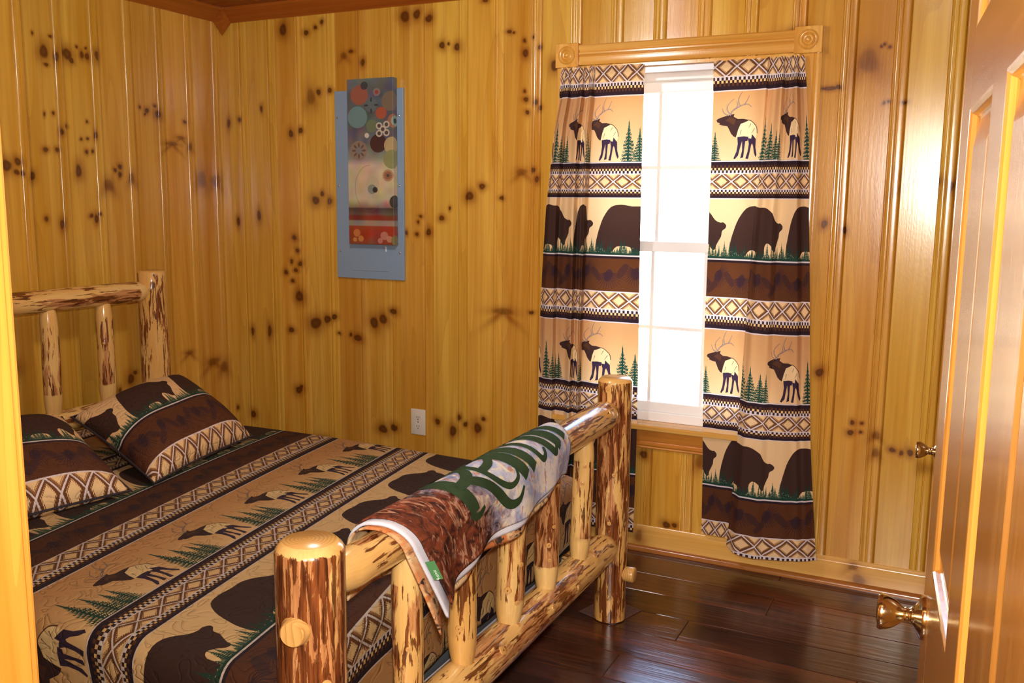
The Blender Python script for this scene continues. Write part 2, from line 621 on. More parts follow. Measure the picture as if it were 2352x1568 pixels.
def cabin_print(name, bear_dx=0.0):
    W, H = 480, 1416
    cv = Canvas(W, H, W / TILE_W, H / TILE_H, (206, 156, 104))
    r = random.Random(3)
    WHITE, BLACK, BROWN = (226, 216, 222), (44, 30, 40), (104, 66, 38)
    CREAM, TAN, GREEN = (240, 206, 156), (207, 157, 106), (28, 68, 58)
    yy = (np.arange(H) + .5) / H * TILE_H
    xx = (np.arange(W) + .5) / W * TILE_W

    def grad(y0, y1, c0, c1):
        j0, j1 = int(y0 * cv.sy), int(y1 * cv.sy)
        f = np.linspace(0, 1, j1 - j0)[:, None, None] ** 1.6
        cv.a[j0:j1] = (np.array(c0) * (1 - f) + np.array(c1) * f) / 255.0

    def checks(y0, y1, up):
        """white check row, gold dot row, dark comb, black; up=True when the black edge is on top"""
        j0, j1 = int(y0 * cv.sy), int(y1 * cv.sy)
        f = (np.arange(j0, j1) - j0 + .5) / (j1 - j0)
        if up:
            f = 1 - f
        F, X = np.meshgrid(f, xx, indexing='ij')
        cell = np.floor(X / (TILE_W / 40)).astype(int) % 2
        out = np.empty(F.shape + (3,), dtype=np.float32)
        out[:] = np.array(BLACK) / 255
        w = np.array(WHITE) / 255
        dk = np.array((58, 36, 36)) / 255
        out[F < .08] = w
        m = (F >= .08) & (F < .28)
        out[m & (cell == 0)] = w
        out[m & (cell == 1)] = dk
        m = (F >= .28) & (F < .46)
        out[m & (cell == 1)] = np.array((236, 200, 140)) / 255
        out[m & (cell == 0)] = dk
        m = (F >= .46) & (F < .66)
        out[m & (cell == 0)] = np.array((92, 54, 34)) / 255
        cv.a[j0:j1] = out
        e = .004
        if up:
            cv.rows(y0, y0 + e, WHITE)
        else:
            cv.rows(y1 - e, y1, WHITE)

    def diamonds(y0, y1):
        j0, j1 = int(y0 * cv.sy), int(y1 * cv.sy)
        v = (np.arange(j0, j1) - j0 + .5) / (j1 - j0) - .5
        V, X = np.meshgrid(v, xx, indexing='ij')
        pitch = TILE_W / 4
        u = (X / pitch) % 1.0 - .5
        jag = (((np.arange(j0, j1)[:, None] // 5 + (xx / TILE_W * W // 5)[None, :]) % 2) - .5) * .07
        d = np.abs(np.abs(u) + np.abs(V) * .96 - .5)
        ins = np.abs(u) + np.abs(V) * .96 - .5
        out = np.empty(d.shape + (3,), dtype=np.float32)
        out[:] = np.array(CREAM) / 255
        b = np.array((112, 70, 38)) / 255
        out[(d < .20 + jag)] = b
        out[(d < .19 + jag) & (d > .10) & (ins > 0)] = np.array((150, 104, 62)) / 255
        out[d < .046 + jag * .2] = np.array(WHITE) / 255
        cv.a[j0:j1] = out

    # elk band 0 .. .258
    grad(0, .258, TAN, CREAM)
    S = lambda pts: [((x - 1462) / 570 * TILE_W + .006, (y - 545) / 545 * .258) for x, y in pts]
    for fx in (.205, .235, .262, .292):      # faint far trees
        for k in range(3):
            cv.poly([(fx + k * .008, .205 + .012 * (k % 2)), (fx + k * .008 + .004, .252), (fx + k * .008 - .004, .252)], (236, 204, 158), .6)
    DK, PUR = (64, 42, 40), (58, 42, 66)
    cv.poly(S([(1606, 800), (1640, 778), (1692, 776), (1722, 798), (1748, 830), (1757, 880), (1746, 932), (1702, 925), (1680, 905), (1640, 905), (1612, 917), (1597, 870)]), (243, 216, 166))
    for a_, b_ in (((1705, 800), (1690, 835)), ((1735, 840), (1712, 880)), ((1640, 850), (1632, 890))):
        cv.stroke(S([a_, b_]), .0022, .001, DK, .8)
    cv.stroke(S(smooth_line([(1606, 798), (1640, 777), (1692, 775), (1724, 798), (1750, 832), (1758, 880)])), .0022, .003, (90, 60, 44))
    cv.poly(S([(1468, 770), (1476, 758), (1500, 748), (1532, 738), (1560, 730), (1590, 722), (1584, 744), (1612, 762), (1650, 762), (1692, 774), (1662, 790), (1634, 802), (1618, 850), (1606, 908), (1590, 900), (1572, 878), (1558, 846), (1545, 818), (1512, 812), (1488, 802), (1492, 792), (1474, 784)]), DK)
    cv.poly(S([(1560, 745), (1600, 766), (1590, 810), (1560, 790), (1530, 775)]), (104, 66, 40), .55)
    for leg in ([(1616, 905), (1660, 900), (1694, 905), (1688, 938), (1650, 940), (1640, 990), (1630, 1050), (1608, 1080), (1598, 1074), (1616, 1020), (1622, 960)],
                [(1650, 925), (1674, 930), (1670, 1000), (1668, 1066), (1646, 1074), (1656, 1010)],
                [(1690, 915), (1742, 925), (1718, 970), (1710, 1040), (1704, 1080), (1684, 1076), (1696, 1020), (1700, 960)],
                [(1718, 885), (1752, 925), (1755, 990), (1770, 1048), (1762, 1066), (1746, 1030), (1735, 980), (1713, 930)]):
        cv.poly(S(leg), PUR)
    for ln, w0, w1 in (([(1562, 735), (1575, 700), (1610, 672), (1642, 655), (1676, 650), (1700, 672)], .0052, .002),
                       ([(1553, 735), (1520, 715), (1505, 675)], .004, .0016), ([(1560, 725), (1540, 690), (1545, 650), (1582, 606)], .0042, .0016),
                       ([(1588, 690), (1606, 660), (1600, 622)], .004, .0014), ([(1622, 664), (1612, 610), (1634, 552)], .0044, .0014),
                       ([(1652, 652), (1668, 622), (1682, 582)], .0038, .0014)):
        cv.stroke(S(smooth_line(ln)), w0, w1, (74, 56, 66))
        cv.stroke(S(smooth_line(ln)), w0 * .3, w1 * .3, (226, 210, 206))
    for (x, h, w) in ((.006, .100, .050), (.212, .150, .070), (.256, .122, .060), (.292, .098, .052)):
        conifer(cv, x, .254, h, w, GREEN, r)
    checks(.259, .309, True)
    diamonds(.309, .367)
    checks(.367, .405, False)
    # bear band .405 .. .640
    cv.rows(.4045, .640, CREAM)
    B = lambda pts: [((x - 1455) / 470 * TILE_W + .01 + bear_dx, .405 + (y - 345) / 385 * .232) for x, y in pts]
    bear = smooth_line([(1462, 672), (1466, 610), (1482, 545), (1508, 470), (1555, 402), (1618, 386), (1680, 396), (1738, 398), (1790, 430), (1828, 478), (1862, 494), (1880, 492), (1900, 510), (1896, 530), (1876, 548), (1871, 582), (1858, 608), (1842, 640), (1834, 668), (1812, 664), (1792, 634), (1766, 616), (1748, 640), (1742, 706), (1690, 716), (1676, 670), (1600, 668), (1560, 712), (1470, 716)], 3)
    cv.poly(B(bear), (66, 44, 38))
    for k in range(34):
        x = TILE_W * (k + r.uniform(-.3, .3)) / 34
        near_leg = r.random()
        conifer(cv, x, .636, r.uniform(.018, .05) if near_leg < .7 else .066, r.uniform(.018, .028), GREEN, r)
    for k in range(26):
        x, y = r.uniform(0, TILE_W), r.uniform(.604, .632)
        cv.ell(x, y, .0017, .0011, CREAM, .8, n=8)
    cv.rows(.627, .636, (30, 62, 54))
    cv.rows(.634, .640, WHITE)
    cv.rows(.640, .649, BLACK)
    # pine cone band .649 .. .785
    cv.rows(.649, .785, (90, 52, 30))
    P1, P2 = (54, 34, 42), (70, 42, 36)
    for (x, y, s, a0) in ((.045, .70, .05, .4), (.150, .715, .062, 1.5), (.255, .705, .055, 2.3)):
        for k in range(17):
            an = a0 + (k - 8) * .20
            cv.stroke([(x, y - .01), (x + math.cos(an) * s * .6, y + math.sin(an) * s * .6), (x + math.cos(an) * s, y + math.sin(an) * s)], .0036, .0012, P1, .9)
        cv.ell(x, y + .004, .016, .026, P1, .8, .3)
    for (x, y, an) in ((.095, .712, .9), (.205, .70, 2.1), (.3, .72, .7), (.02, .745, 2.4)):
        c, s = math.cos(an), math.sin(an)
        cv.ell(x, y, .034, .014, P2, .95, an)
        for q in range(-5, 6):
            bx, by = x + c * q * .006, y + s * q * .006
            for sd in (-1, 1):
                cv.stroke([(bx, by), (bx + (c * .5 - sd * s) * .012, by + (s * .5 + sd * c) * .012)], .0014, .0006, P1, .9)
    cv.rows(.785, .790, WHITE)
    diamonds(.789, .858)
    checks(.858, .915, False)
    cv.rows(.898, .911, BLACK)
    cv.rows(.911, .915, WHITE)
    # slight cloth mottling
    n = RNG.normal(0, .012, (H, W, 1)).astype(np.float32)
    cv.a = np.clip(cv.a + n, 0, 1)
    return np_image(name, cv.a)


def art_print():
    """abstract picture: stacked bands with many coloured discs; units: picture width 1, height 2.9"""
    W, H = 260, 754
    cv = Canvas(W, H, W, H / 2.9, (98, 106, 112), wrap=False)
    y = (np.arange(H) + .5) / H * 2.9
    stops = [(0, (104, 114, 116)), (.5, (86, 92, 100)), (1.1, (98, 106, 108)), (1.38, (150, 146, 130)), (1.5, (214, 196, 156)), (2.1, (206, 186, 144)), (2.24, (150, 120, 96)), (2.26, (92, 62, 52)), (2.36, (118, 88, 74)),
             (2.40, (150, 44, 30)), (2.46, (150, 44, 30)), (2.48, (150, 132, 122)), (2.56, (160, 138, 126)), (2.58, (176, 64, 32)), (2.72, (178, 52, 28)), (2.9, (150, 60, 36))]
    for c in range(3):
        cv.a[..., c] = np.interp(y, [s[0] for s in stops], [s[1][c] for s in stops])[:, None] / 255
    X = np.linspace(0, 1, W)[None, :, None]
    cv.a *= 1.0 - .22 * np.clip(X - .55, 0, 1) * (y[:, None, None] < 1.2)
    cl = RNG.normal(0, 1, (26, 10, 3)).astype(np.float32)
    cl = np.repeat(np.repeat(cl, 29, 0), 26, 1)[:H, :W]
    for _ in range(3):
        cl = (cl + np.roll(cl, 9, 0) + np.roll(cl, -9, 0) + np.roll(cl, 9, 1) + np.roll(cl, -9, 1)) / 5
    cv.a += cl * .05
    D = [(.24, .28, .17, (176, 86, 62)), (.34, .12, .07, (58, 62, 70)), (.58, .24, .07, (150, 120, 116)), (.58, .24, .035, (168, 60, 48)), (.84, .40, .17, (132, 108, 82)),
         (.47, .46, .12, (92, 112, 118)), (.20, .66, .19, (104, 150, 154)), (.66, .60, .105, (196, 78, 46)), (.48, .82, .11, (112, 128, 84)), (.90, .74, .12, (186, 108, 74)), (.94, .74, .095, (140, 180, 160)), (.94, .74, .045, (36, 34, 42)),
         (.22, 1.24, .17, (152, 124, 100)), (.22, 1.24, .06, (120, 128, 130)), (.38, .98, .045, (224, 214, 192)), (.60, 1.12, .16, (72, 34, 32)), (.86, 1.16, .15, (206, 178, 112)), (.86, 1.40, .165, (146, 152, 86)),
         (.48, 1.82, .13, (200, 182, 142)), (.47, 1.92, .085, (128, 142, 130)), (.53, 1.93, .05, (40, 38, 40)), (.78, 1.68, .105, (190, 140, 96)), (.78, 1.68, .03, (70, 70, 62)), (.92, 2.14, .115, (52, 50, 48)), (.92, 2.12, .06, (74, 70, 62)),
         (.16, 2.70, .07, (214, 128, 48)), (.24, 2.80, .055, (220, 140, 56)), (.12, 2.82, .04, (218, 142, 60)), (.70, 2.74, .075, (206, 132, 108)), (.80, 2.80, .06, (210, 140, 116)), (.62, 2.83, .05, (206, 130, 110)), (.92, 2.82, .09, (138, 140, 62))]
    for (x, yy, rad, c) in D:
        cv.ell(x, yy, rad, rad * 1.0, c, .88)
    for (x, yy, rad, k, c) in ((.22, 1.24, .13, 8, (96, 76, 62)), (.78, 1.68, .075, 14, (160, 84, 56)), (.47, .46, .13, 4, (48, 50, 58))):
        for q in range(k):
            a = 2 * PI * q / k
            cv.ell(x + rad * .75 * math.cos(a), yy + rad * .75 * math.sin(a), rad * .32, rad * .13, c, .9, a)
    for (x, yy) in ((.62, .82), (.76, .80), (.69, .88), (.62, .95), (.76, .94)):
        cv.ell(x, yy, .062, .062, (206, 190, 164), .95)
        cv.ell(x, yy, .034, .034, (78, 66, 66), .95)
    for k in range(26):
        a = .9 + k * .15
        cv.stroke([(.42 + .28 * math.cos(a), 1.9 + .40 * math.sin(a)), (.42 + .28 * math.cos(a + .15), 1.9 + .40 * math.sin(a + .15))], .008, .008, (120, 104, 88), .6)
    g = cv.a.mean(2, keepdims=True)
    cv.a = (g + (cv.a - g) * .80) * .96
    return np_image('abstract_disc_print', np.clip(cv.a, 0, 1))
KB= [(0.384,2.273,0.0238,0.0282,0),(0.522,2.249,0.0154,0.0139,0),(0.577,2.269,0.0102,0.0099,0),(0.613,2.29,0.0101,0.0118,0),(0.542,1.953,0.0259,0.0405,1),(0.587,1.971,0.0128,0.0161,0),(0.653,1.977,0.0127,0.012,0),(0.739,2.131,0.0198,0.0157,1),(0.779,2.148,0.0147,0.0078,0),(0.844,2.095,0.0121,0.0175,0),(1.076,2.28,0.0275,0.0262,0),(1.138,2.285,0.0204,0.0205,0),(1.201,2.263,0.0179,0.0185,0),(0.416,1.783,0.0133,0.0207,0),(0.475,1.796,0.0132,0.0144,0),(0.558,1.463,0.0236,0.023,0),(0.598,1.495,0.013,0.0125,0),(0.641,1.46,0.0129,0.0208,0),(0.201,1.385,0.0141,0.0261,0),(0.066,1.354,0.0116,0.0265,0),(0.022,1.844,0.0115,0.0215,0),(0.094,1.859,0.0085,0.0128,0),(0.236,1.907,0.0083,0.0188,0),(1.27,2.145,0.0155,0.0185,0),(1.303,2.149,0.0066,0.0074,0),(1.345,2.133,0.0153,0.0184,0),(1.483,2.315,0.0147,0.0089,0),(1.599,2.178,0.0124,0.0089,0),(1.62,2.173,0.0062,0.0053,0),(1.671,2.137,0.0081,0.0106,0),(1.676,2.086,0.0142,0.0178,0),(1.713,2.149,0.006,0.0071,0),(1.742,2.106,0.008,0.0106,0),(1.672,1.928,0.0061,0.009,0),(1.679,1.894,0.0123,0.0108,0),(1.687,1.841,0.0102,0.0109,0),(1.728,1.883,0.0101,0.0126,0),(1.748,1.859,0.0081,0.0108,0),(1.664,1.591,0.029,0.0166,1),(1.72,1.6,0.0103,0.011,0),(1.735,1.56,0.0102,0.0165,0),(1.813,2.028,0.0237,0.0229,0),(1.408,1.488,0.0198,0.023,0),(1.471,1.53,0.0152,0.0133,0),(1.267,1.39,0.0137,0.0137,0),(1.31,1.435,0.0068,0.0097,0),(1.153,1.394,0.0093,0.0079,0),(1.197,1.324,0.0139,0.0178,0),(1.139,1.368,0.007,0.0079,0),(1.132,1.312,0.0094,0.01,0),(1.075,1.317,0.0071,0.012,0),(1.568,1.48,0.0107,0.0094,0),(0.542,0.861,0.0375,0.0306,0),(0.614,0.885,0.0211,0.0216,0),(0.656,0.899,0.0157,0.0151,0),(0.892,0.888,0.025,0.0295,0),(0.942,0.906,0.0223,0.0272,0),(0.999,0.947,0.022,0.0145,0),(0.795,0.807,0.023,0.0192,0),(0.686,0.821,0.0105,0.0086,0),(0.754,0.819,0.0103,0.0107,0),(0.422,1.281,0.0163,0.0129,0),(0.439,1.217,0.0108,0.0108,0),(0.456,1.153,0.0135,0.0129,0),(0.401,1.162,0.0109,0.013,0),(0.364,1.106,0.0138,0.0131,0),(0.404,1.065,0.0137,0.0109,0),(0.445,0.99,0.0245,0.0284,0),(0.427,1.12,0.0136,0.0108,0),(0.247,0.801,0.0142,0.0293,0),(0.135,0.793,0.0116,0.0228,0),(0.39,0.818,0.0166,0.0155,0),(0.428,0.513,0.0222,0.0203,0),(0.442,0.53,0.0111,0.0113,0),(0.126,0.355,0.0177,0.0188,0),(0.02,0.379,0.009,0.0118,0),(0.935,0.369,0.0277,0.0217,0),(0.998,0.383,0.0199,0.0194,0),(1.324,0.405,0.021,0.0271,0),(1.455,0.435,0.0226,0.0246,0),(1.242,0.441,0.0142,0.0168,0),(1.359,0.475,0.0115,0.0145,0),(1.389,0.444,0.0115,0.0124,0),(1.484,0.481,0.0112,0.0122,0),(0.553,0.268,0.0408,0.0181,0),(1.58,0.982,0.0538,0.0175,1),(1.718,0.985,0.0126,0.0077,0),(2.912,1.886,0.0305,0.0078,0),(2.943,1.889,0.0121,0.0093,0),(3.093,2.031,0.0058,0.006,0),(3.082,2.024,0.0058,0.006,0),(3.111,2.021,0.0058,0.006,0),(3.102,1.826,0.0058,0.0061,0),(3.117,1.831,0.0058,0.0061,0),(3.17,1.826,0.0086,0.0076,0),(3.235,1.566,0.051,0.0215,1),(3.286,1.546,0.0197,0.0183,0),(3.343,1.531,0.0111,0.0182,0),(2.921,1.391,0.0124,0.0162,0),(2.997,1.371,0.0092,0.0161,0),(2.939,0.829,0.0143,0.0186,0),(3.068,0.647,0.0093,0.0101,0),(3.1,0.647,0.0061,0.0067,0),(3.063,0.607,0.0124,0.0118,0),(3.099,0.613,0.0046,0.0067,0),(3.154,0.607,0.0182,0.0167,1),(3.156,0.539,0.0137,0.0218,1),(3.215,0.559,0.0135,0.01,0),(3.246,0.551,0.0074,0.0099,0),(3.276,0.555,0.0118,0.0149,0),(2.785,2.096,0.0559,0.014,1),(3.042,1.976,0.0366,0.0457,1),(2.25,0.415,0.019,0.017,0),(2.359,0.123,0.0188,0.0171,0),(2.394,0.127,0.0112,0.0114,0),(2.495,0.416,0.0251,0.0367,1)]
KL= [(-1.06,2.11,0.0058,0.0068,0),(-0.978,2.11,0.0081,0.0069,0),(-1.013,2.045,0.02,0.0292,0),(-1.007,1.997,0.012,0.0086,0),(-0.954,2.033,0.0144,0.0209,0),(-0.902,2.05,0.021,0.0247,0),(-0.886,2.029,0.0127,0.0124,0),(-0.857,2.088,0.0064,0.0053,0),(-0.812,2.089,0.0065,0.0054,0),(-0.833,2.059,0.0108,0.0161,0),(-0.806,2.055,0.0132,0.0144,0),(-0.757,2.067,0.0112,0.02,0),(-1.027,1.797,0.006,0.0087,0),(-0.984,1.804,0.0061,0.0088,0),(-0.951,1.733,0.0104,0.016,0),(-0.926,1.756,0.0063,0.0089,0),(-1.033,1.656,0.012,0.0105,0),(-0.979,1.659,0.0103,0.0106,0),(-1.095,1.545,0.0117,0.0191,0),(-1.209,1.584,0.0241,0.0253,0),(-1.158,1.6,0.0152,0.0171,0),(-1.168,1.56,0.0132,0.0102,0),(-1.142,1.556,0.0096,0.0103,0),(-0.824,1.783,0.0044,0.0055,0),(-0.858,1.708,0.0065,0.0055,0),(-0.827,1.713,0.0066,0.0055,0),(-0.786,1.731,0.009,0.0148,0),(-0.833,1.655,0.0088,0.0092,0),(-0.804,1.66,0.0067,0.0092,0),(-0.88,1.574,0.0173,0.0274,0),(-0.693,1.586,0.0094,0.0095,0),(-0.666,1.601,0.0119,0.0115,0),(-0.669,1.568,0.0119,0.0134,0),(-0.602,1.551,0.0196,0.0272,1),(-0.73,1.519,0.0279,0.0265,1),(-0.499,1.86,0.0126,0.0137,0),(-0.51,1.844,0.0075,0.0078,0),(-0.541,1.874,0.0074,0.0077,0),(-0.452,1.886,0.0103,0.0079,0),(-0.436,1.85,0.0182,0.0198,0),(-0.27,1.827,0.0111,0.0082,0),(-0.302,1.753,0.0248,0.0102,1),(-0.358,1.721,0.0379,0.0122,1),(-0.243,1.714,0.0169,0.0207,1),(-0.177,1.56,0.0351,0.0424,1),(-0.083,1.556,0.0364,0.0346,1),(-1.048,1.374,0.0101,0.0124,0),(-0.976,1.351,0.0125,0.0235,0),(-0.829,1.387,0.0111,0.0093,0),(-0.804,1.373,0.0135,0.0188,0),(-0.782,1.392,0.0091,0.0075,0),(-1.248,0.774,0.0263,0.0299,0),(-0.667,0.641,0.0221,0.0242,0),(-0.641,0.667,0.0124,0.0101,0),(-0.729,0.595,0.0096,0.018,0),(-0.304,0.712,0.0285,0.013,1),(-0.145,0.644,0.0489,0.0202,1),(-0.07,0.605,0.0282,0.0319,1)]

# ------------------------------------------------------------------ material instances
CH = 2.385           # ceiling height
XR = 3.392            # right wall
YF = -3.03           # wall with the doorway
rk = random.Random(21)
KMAP_B = knot_map('back_wall_knots', KB, 3.6, 2.4, 1800, 1200)
KMAP_L = knot_map('left_wall_knots', [(-k[0],) + k[1:] for k in KL], 3.6, 2.4, 1440, 960)
kx = []
for _ in range(90):
    s = rk.uniform(.005, .016)
    kx.append((rk.uniform(0, 3.6), rk.uniform(.1, 2.3), s, s * rk.uniform(1, 1.7), 0 if rk.random() < .8 else 1))
KMAP_X = knot_map('other_wall_knots', kx, 3.6, 2.4, 900, 600)
PL, PM, PD = srgb(222, 174, 74), srgb(204, 148, 46), srgb(158, 94, 22)
M_wallB = pine('pine_board_back', PL, PM, PD, knot=(KMAP_B, 3.6, 2.4, 0, 1))
M_wallL = pine('pine_board_left', PL, PM, PD, knot=(KMAP_L, 3.6, 2.4, 1, -1))
M_wallX = pine('pine_board_other', PL, PM, PD, knot=(KMAP_X, 3.6, 2.4, 1, -1))
M_wallF = pine('pine_board_front', PL, PM, PD, knot=(KMAP_X, 3.6, 2.4, 0, 1))
M_trimx = pine('pine_trim_long', srgb(226, 176, 92), srgb(212, 154, 66), srgb(168, 102, 34), grain='x', vary=.15)
M_trimy = pine('pine_trim_cross', srgb(226, 176, 92), srgb(212, 154, 66), srgb(168, 102, 34), grain='y', vary=.15)
M_trimz = pine('pine_trim_upright', srgb(228, 176, 88), srgb(214, 154, 62), srgb(170, 102, 32), grain='z', vary=.15)
M_apron = pine('pine_apron', srgb(206, 140, 60), srgb(188, 116, 42), srgb(140, 76, 24), grain='x', vary=.2)
M_crownx = pine('stained_crown_long', srgb(172, 96, 32), srgb(156, 80, 22), srgb(112, 50, 12), grain='x', vary=.15)
M_crowny = pine('stained_crown_cross', srgb(172, 96, 32), srgb(156, 80, 22), srgb(112, 50, 12), grain='y', vary=.15)
M_ceil = pine('stained_ceiling_board', srgb(156, 84, 28), srgb(138, 70, 20), srgb(92, 40, 10), grain='x', rough=.35, coat=.15)
M_doorz = pine('door_pine_upright', srgb(190, 132, 58), srgb(172, 112, 42), srgb(132, 70, 20), grain='z', rough=.25, vary=.12)
M_doorx = pine('door_pine_cross', srgb(190, 132, 58), srgb(172, 112, 42), srgb(132, 70, 20), grain='x', rough=.25, vary=.12)
M_jamb = pine('jamb_pine', srgb(216, 152, 62), srgb(198, 126, 40), srgb(142, 74, 16), grain='z', rough=.3, vary=.1)
M_core = plain('wall_core', srgb(96, 58, 22), .8)
M_log = logwood('peeled_log')
M_end = endgrain('log_end_grain')
M_knotdk = plain('log_knot_eye', srgb(70, 34, 16), .3, coat=.4)
M_knotlt = plain('log_knot_rim', srgb(208, 156, 88), .25, coat=.4)
M_vinyl = plain('white_vinyl', (.93, .94, .95, 1), .35)
M_rod = plain('white_metal_rod', (.80, .80, .86, 1), .3)
M_plate = plain('outlet_cream', srgb(222, 214, 196), .35)
M_slot = plain('dark_slot', (.02, .02, .02, 1), .6)
M_screw = plain('screw_steel', (.55, .55, .55, 1), .35, metal=1.0)


def panel_grey():
    t = NT('panel_grey_paint')
    nz = t.noise(t.coords('Object', (700, 700, 700)), 1, 2)
    return t.done(t.mix(nz, srgb(126, 150, 174), srgb(140, 164, 188)), .42, t.bump(nz, .08, .001))


M_panel = panel_grey()


def brass():
    t = NT('polished_brass')
    return t.done((.72, .66, .44, 1), .13, metal=1.0)


M_brass = brass()


def floor_mat():
    t = NT('dark_scraped_floor')
    g = t.noise(t.coords('Object', (2.2, 30, 30)), 1, 4, .6, .8)
    b = t.noise(t.coords('Object', (1.2, 7, 7)), 1, 3, .5, 1.0)
    f = t.noise(t.coords('Object', (5, 110, 110)), 1, 3, .6)
    base = t.mix(t.ramp(b, [(.35, (0, 0, 0)), (.68, (1, 1, 1))]), srgb(56, 28, 18), srgb(108, 56, 32))
    base = t.mix(t.math('MULTIPLY', t.ramp(g, [(.5, (0, 0, 0)), (.66, (1, 1, 1))]), .75), base, srgb(34, 18, 14))
    base = t.mix(t.math('MULTIPLY', t.ramp(f, [(.5, (0, 0, 0)), (.75, (1, 1, 1))]), .4), base, srgb(40, 20, 14))
    hs = t.n('ShaderNodeHueSaturation')
    t.l(base, hs.inputs['Color'])
    t.l(t.math('ADD', t.math('MULTIPLY', t.rand(), .4), .8), hs.inputs['Value'])
    rip = t.noise(t.coords('Object', (3.0, 62, 1)), 1, 2, .5, .3)
    wav = t.noise(t.coords('Object', (1.6, 9, 1)), 1, 2, .5)
    nrm = t.bump(rip, .22, .006)
    nrm = t.bump(wav, .12, .02, nrm)
    return t.done(hs.outputs[0], t.math('ADD', t.math('MULTIPLY', f, .14), .17), nrm, coat=.40, coat_rough=.19, spec=.5)


M_floor = floor_mat()

# ------------------------------------------------------------------ room shell
PITCH = 0.178
PROF = [(0.0, -.010), (.001, -.004), (.004, 0.0), (.126, 0.0), (.1285, -.0035), (.1315, -.0040), (.1335, -.0010), (.138, .0018), (.1435, .0022), (.148, .0010), (.1505, -.0035), (.1535, -.0040),
        (.1555, -.0008), (.166, -.0004), (.172, -.0016), (.1755, -.0060), (.178, -.0110)]


def clip_prof(a, b):
    out = []
    for i in range(len(PROF) - 1):
        (x0, d0), (x1, d1) = PROF[i], PROF[i + 1]
        if x1 < a or x0 > b:
            continue
        if not out:
            f = max(0, (a - x0) / (x1 - x0))
            out.append((max(x0, a), d0 + (d1 - d0) * f))
        if x1 <= b:
            out.append((x1, d1))
        else:
            f = (b - x0) / (x1 - x0)
            out.append((b, d0 + (d1 - d0) * f))
    return out


_pcache = {}


def plank(parent, origin, wd, nd, w0, z0, z1, mat, a=0.0, b=PITCH, tag_='B'):
    """one tongue-and-groove board; wd = direction along the wall, nd = into the room"""
    key = (tag_, round(z0, 4), round(z1, 4), round(a, 4), round(b, 4))
    wd, nd = Vector(wd), Vector(nd)
    if key not in _pcache:
        pf = clip_prof(a, b)
        pts = [(p[0], p[1]) for p in pf] + [(pf[-1][0], -.017), (pf[0][0], -.017)]
        n = len(pts)
        vs_ = [(wd * w + nd * d + Vector((0, 0, z)))[:] for z in (0, z1 - z0) for (w, d) in pts]
        fs = [(i, (i + 1) % n, n + (i + 1) % n, n + i) for i in range(n)] + [tuple(range(n))[::-1], tuple(range(n, 2 * n))]
        if wd.cross(Vector((0, 0, 1))).dot(nd) < 0:
            fs = [f[::-1] for f in fs]
        me = bpy.data.meshes.new('plank')
        me.from_pydata(vs_, [], fs)
        me.materials.append(mat)
        me.polygons.foreach_set('use_smooth', [True] * len(me.polygons))
        me.set_sharp_from_angle(angle=math.radians(40))
        _pcache[key] = me
    loc = Vector(origin) + wd * w0 + Vector((0, 0, z0))
    return obj('plank', None, None, None, parent, Matrix.Translation(loc), me=_pcache[key])


def struct(name, label, cat, mb, mats, **kw):
    o = mb.build(name, mats, None, **kw)
    return tag(o, label, cat, kind='structure')


WX0, WX1, WZ0, WZ1 = 1.925, 2.787, .545, 2.018      # window opening
# back wall
mb = MB()
mb.box(-.2, WX0, .017, .13, 0, CH)
mb.box(WX1, XR + .3, .017, .13, 0, CH)
mb.box(WX0, WX1, .017, .13, 0, WZ0)
mb.box(WX0, WX1, .017, .13, WZ1, CH)
wall_back = struct('wall_back', 'back wall of golden knotty pine boards with window', 'wall', mb, M_core)
for k in range(-1, 20):
    e1 = .1499 + PITCH * k
    e0 = e1 - PITCH
    a = max(0.0, 0.0 - e0)
    b = min(PITCH, XR - e0)
    if b - a < .004:
        continue
    args = dict(parent=wall_back, origin=(0, 0, 0), wd=(1, 0, 0), nd=(0, -1, 0), w0=e0, mat=M_wallB)
    lo, hi = e0 + a, e0 + b
    if hi <= WX0 or lo >= WX1:
        plank(z0=.0, z1=CH, a=a, b=b, **args)
    else:
        if lo < WX0 - .002:
            plank(z0=.0, z1=CH, a=a, b=WX0 - e0, **args)
            a2, b2 = WX0 - e0, b
        elif hi > WX1 + .002:
            plank(z0=.0, z1=CH, a=WX1 - e0, b=b, **args)
            a2, b2 = a, WX1 - e0
        else:
            a2, b2 = a, b
        plank(z0=.0, z1=WZ0, a=a2, b=b2, **args)
        plank(z0=WZ1, z1=CH, a=a2, b=b2, **args)
# left wall
mb = MB()
mb.box(-.13, -.017, YF - .12, .13, 0, CH)
wall_left = struct('wall_left', 'left wall of golden knotty pine boards behind the headboard', 'wall', mb, M_core)
for n in range(-12, 8):
    e1 = -1.0985 + PITCH * n
    e0 = e1 - PITCH
    a = max(0.0, YF - e0)
    b = min(PITCH, 0.0 - e0)
    if b - a < .004:
        continue
    plank(wall_left, (0, 0, 0), (0, 1, 0), (1, 0, 0), e0, 0, CH, M_wallL, a, b, 'L')
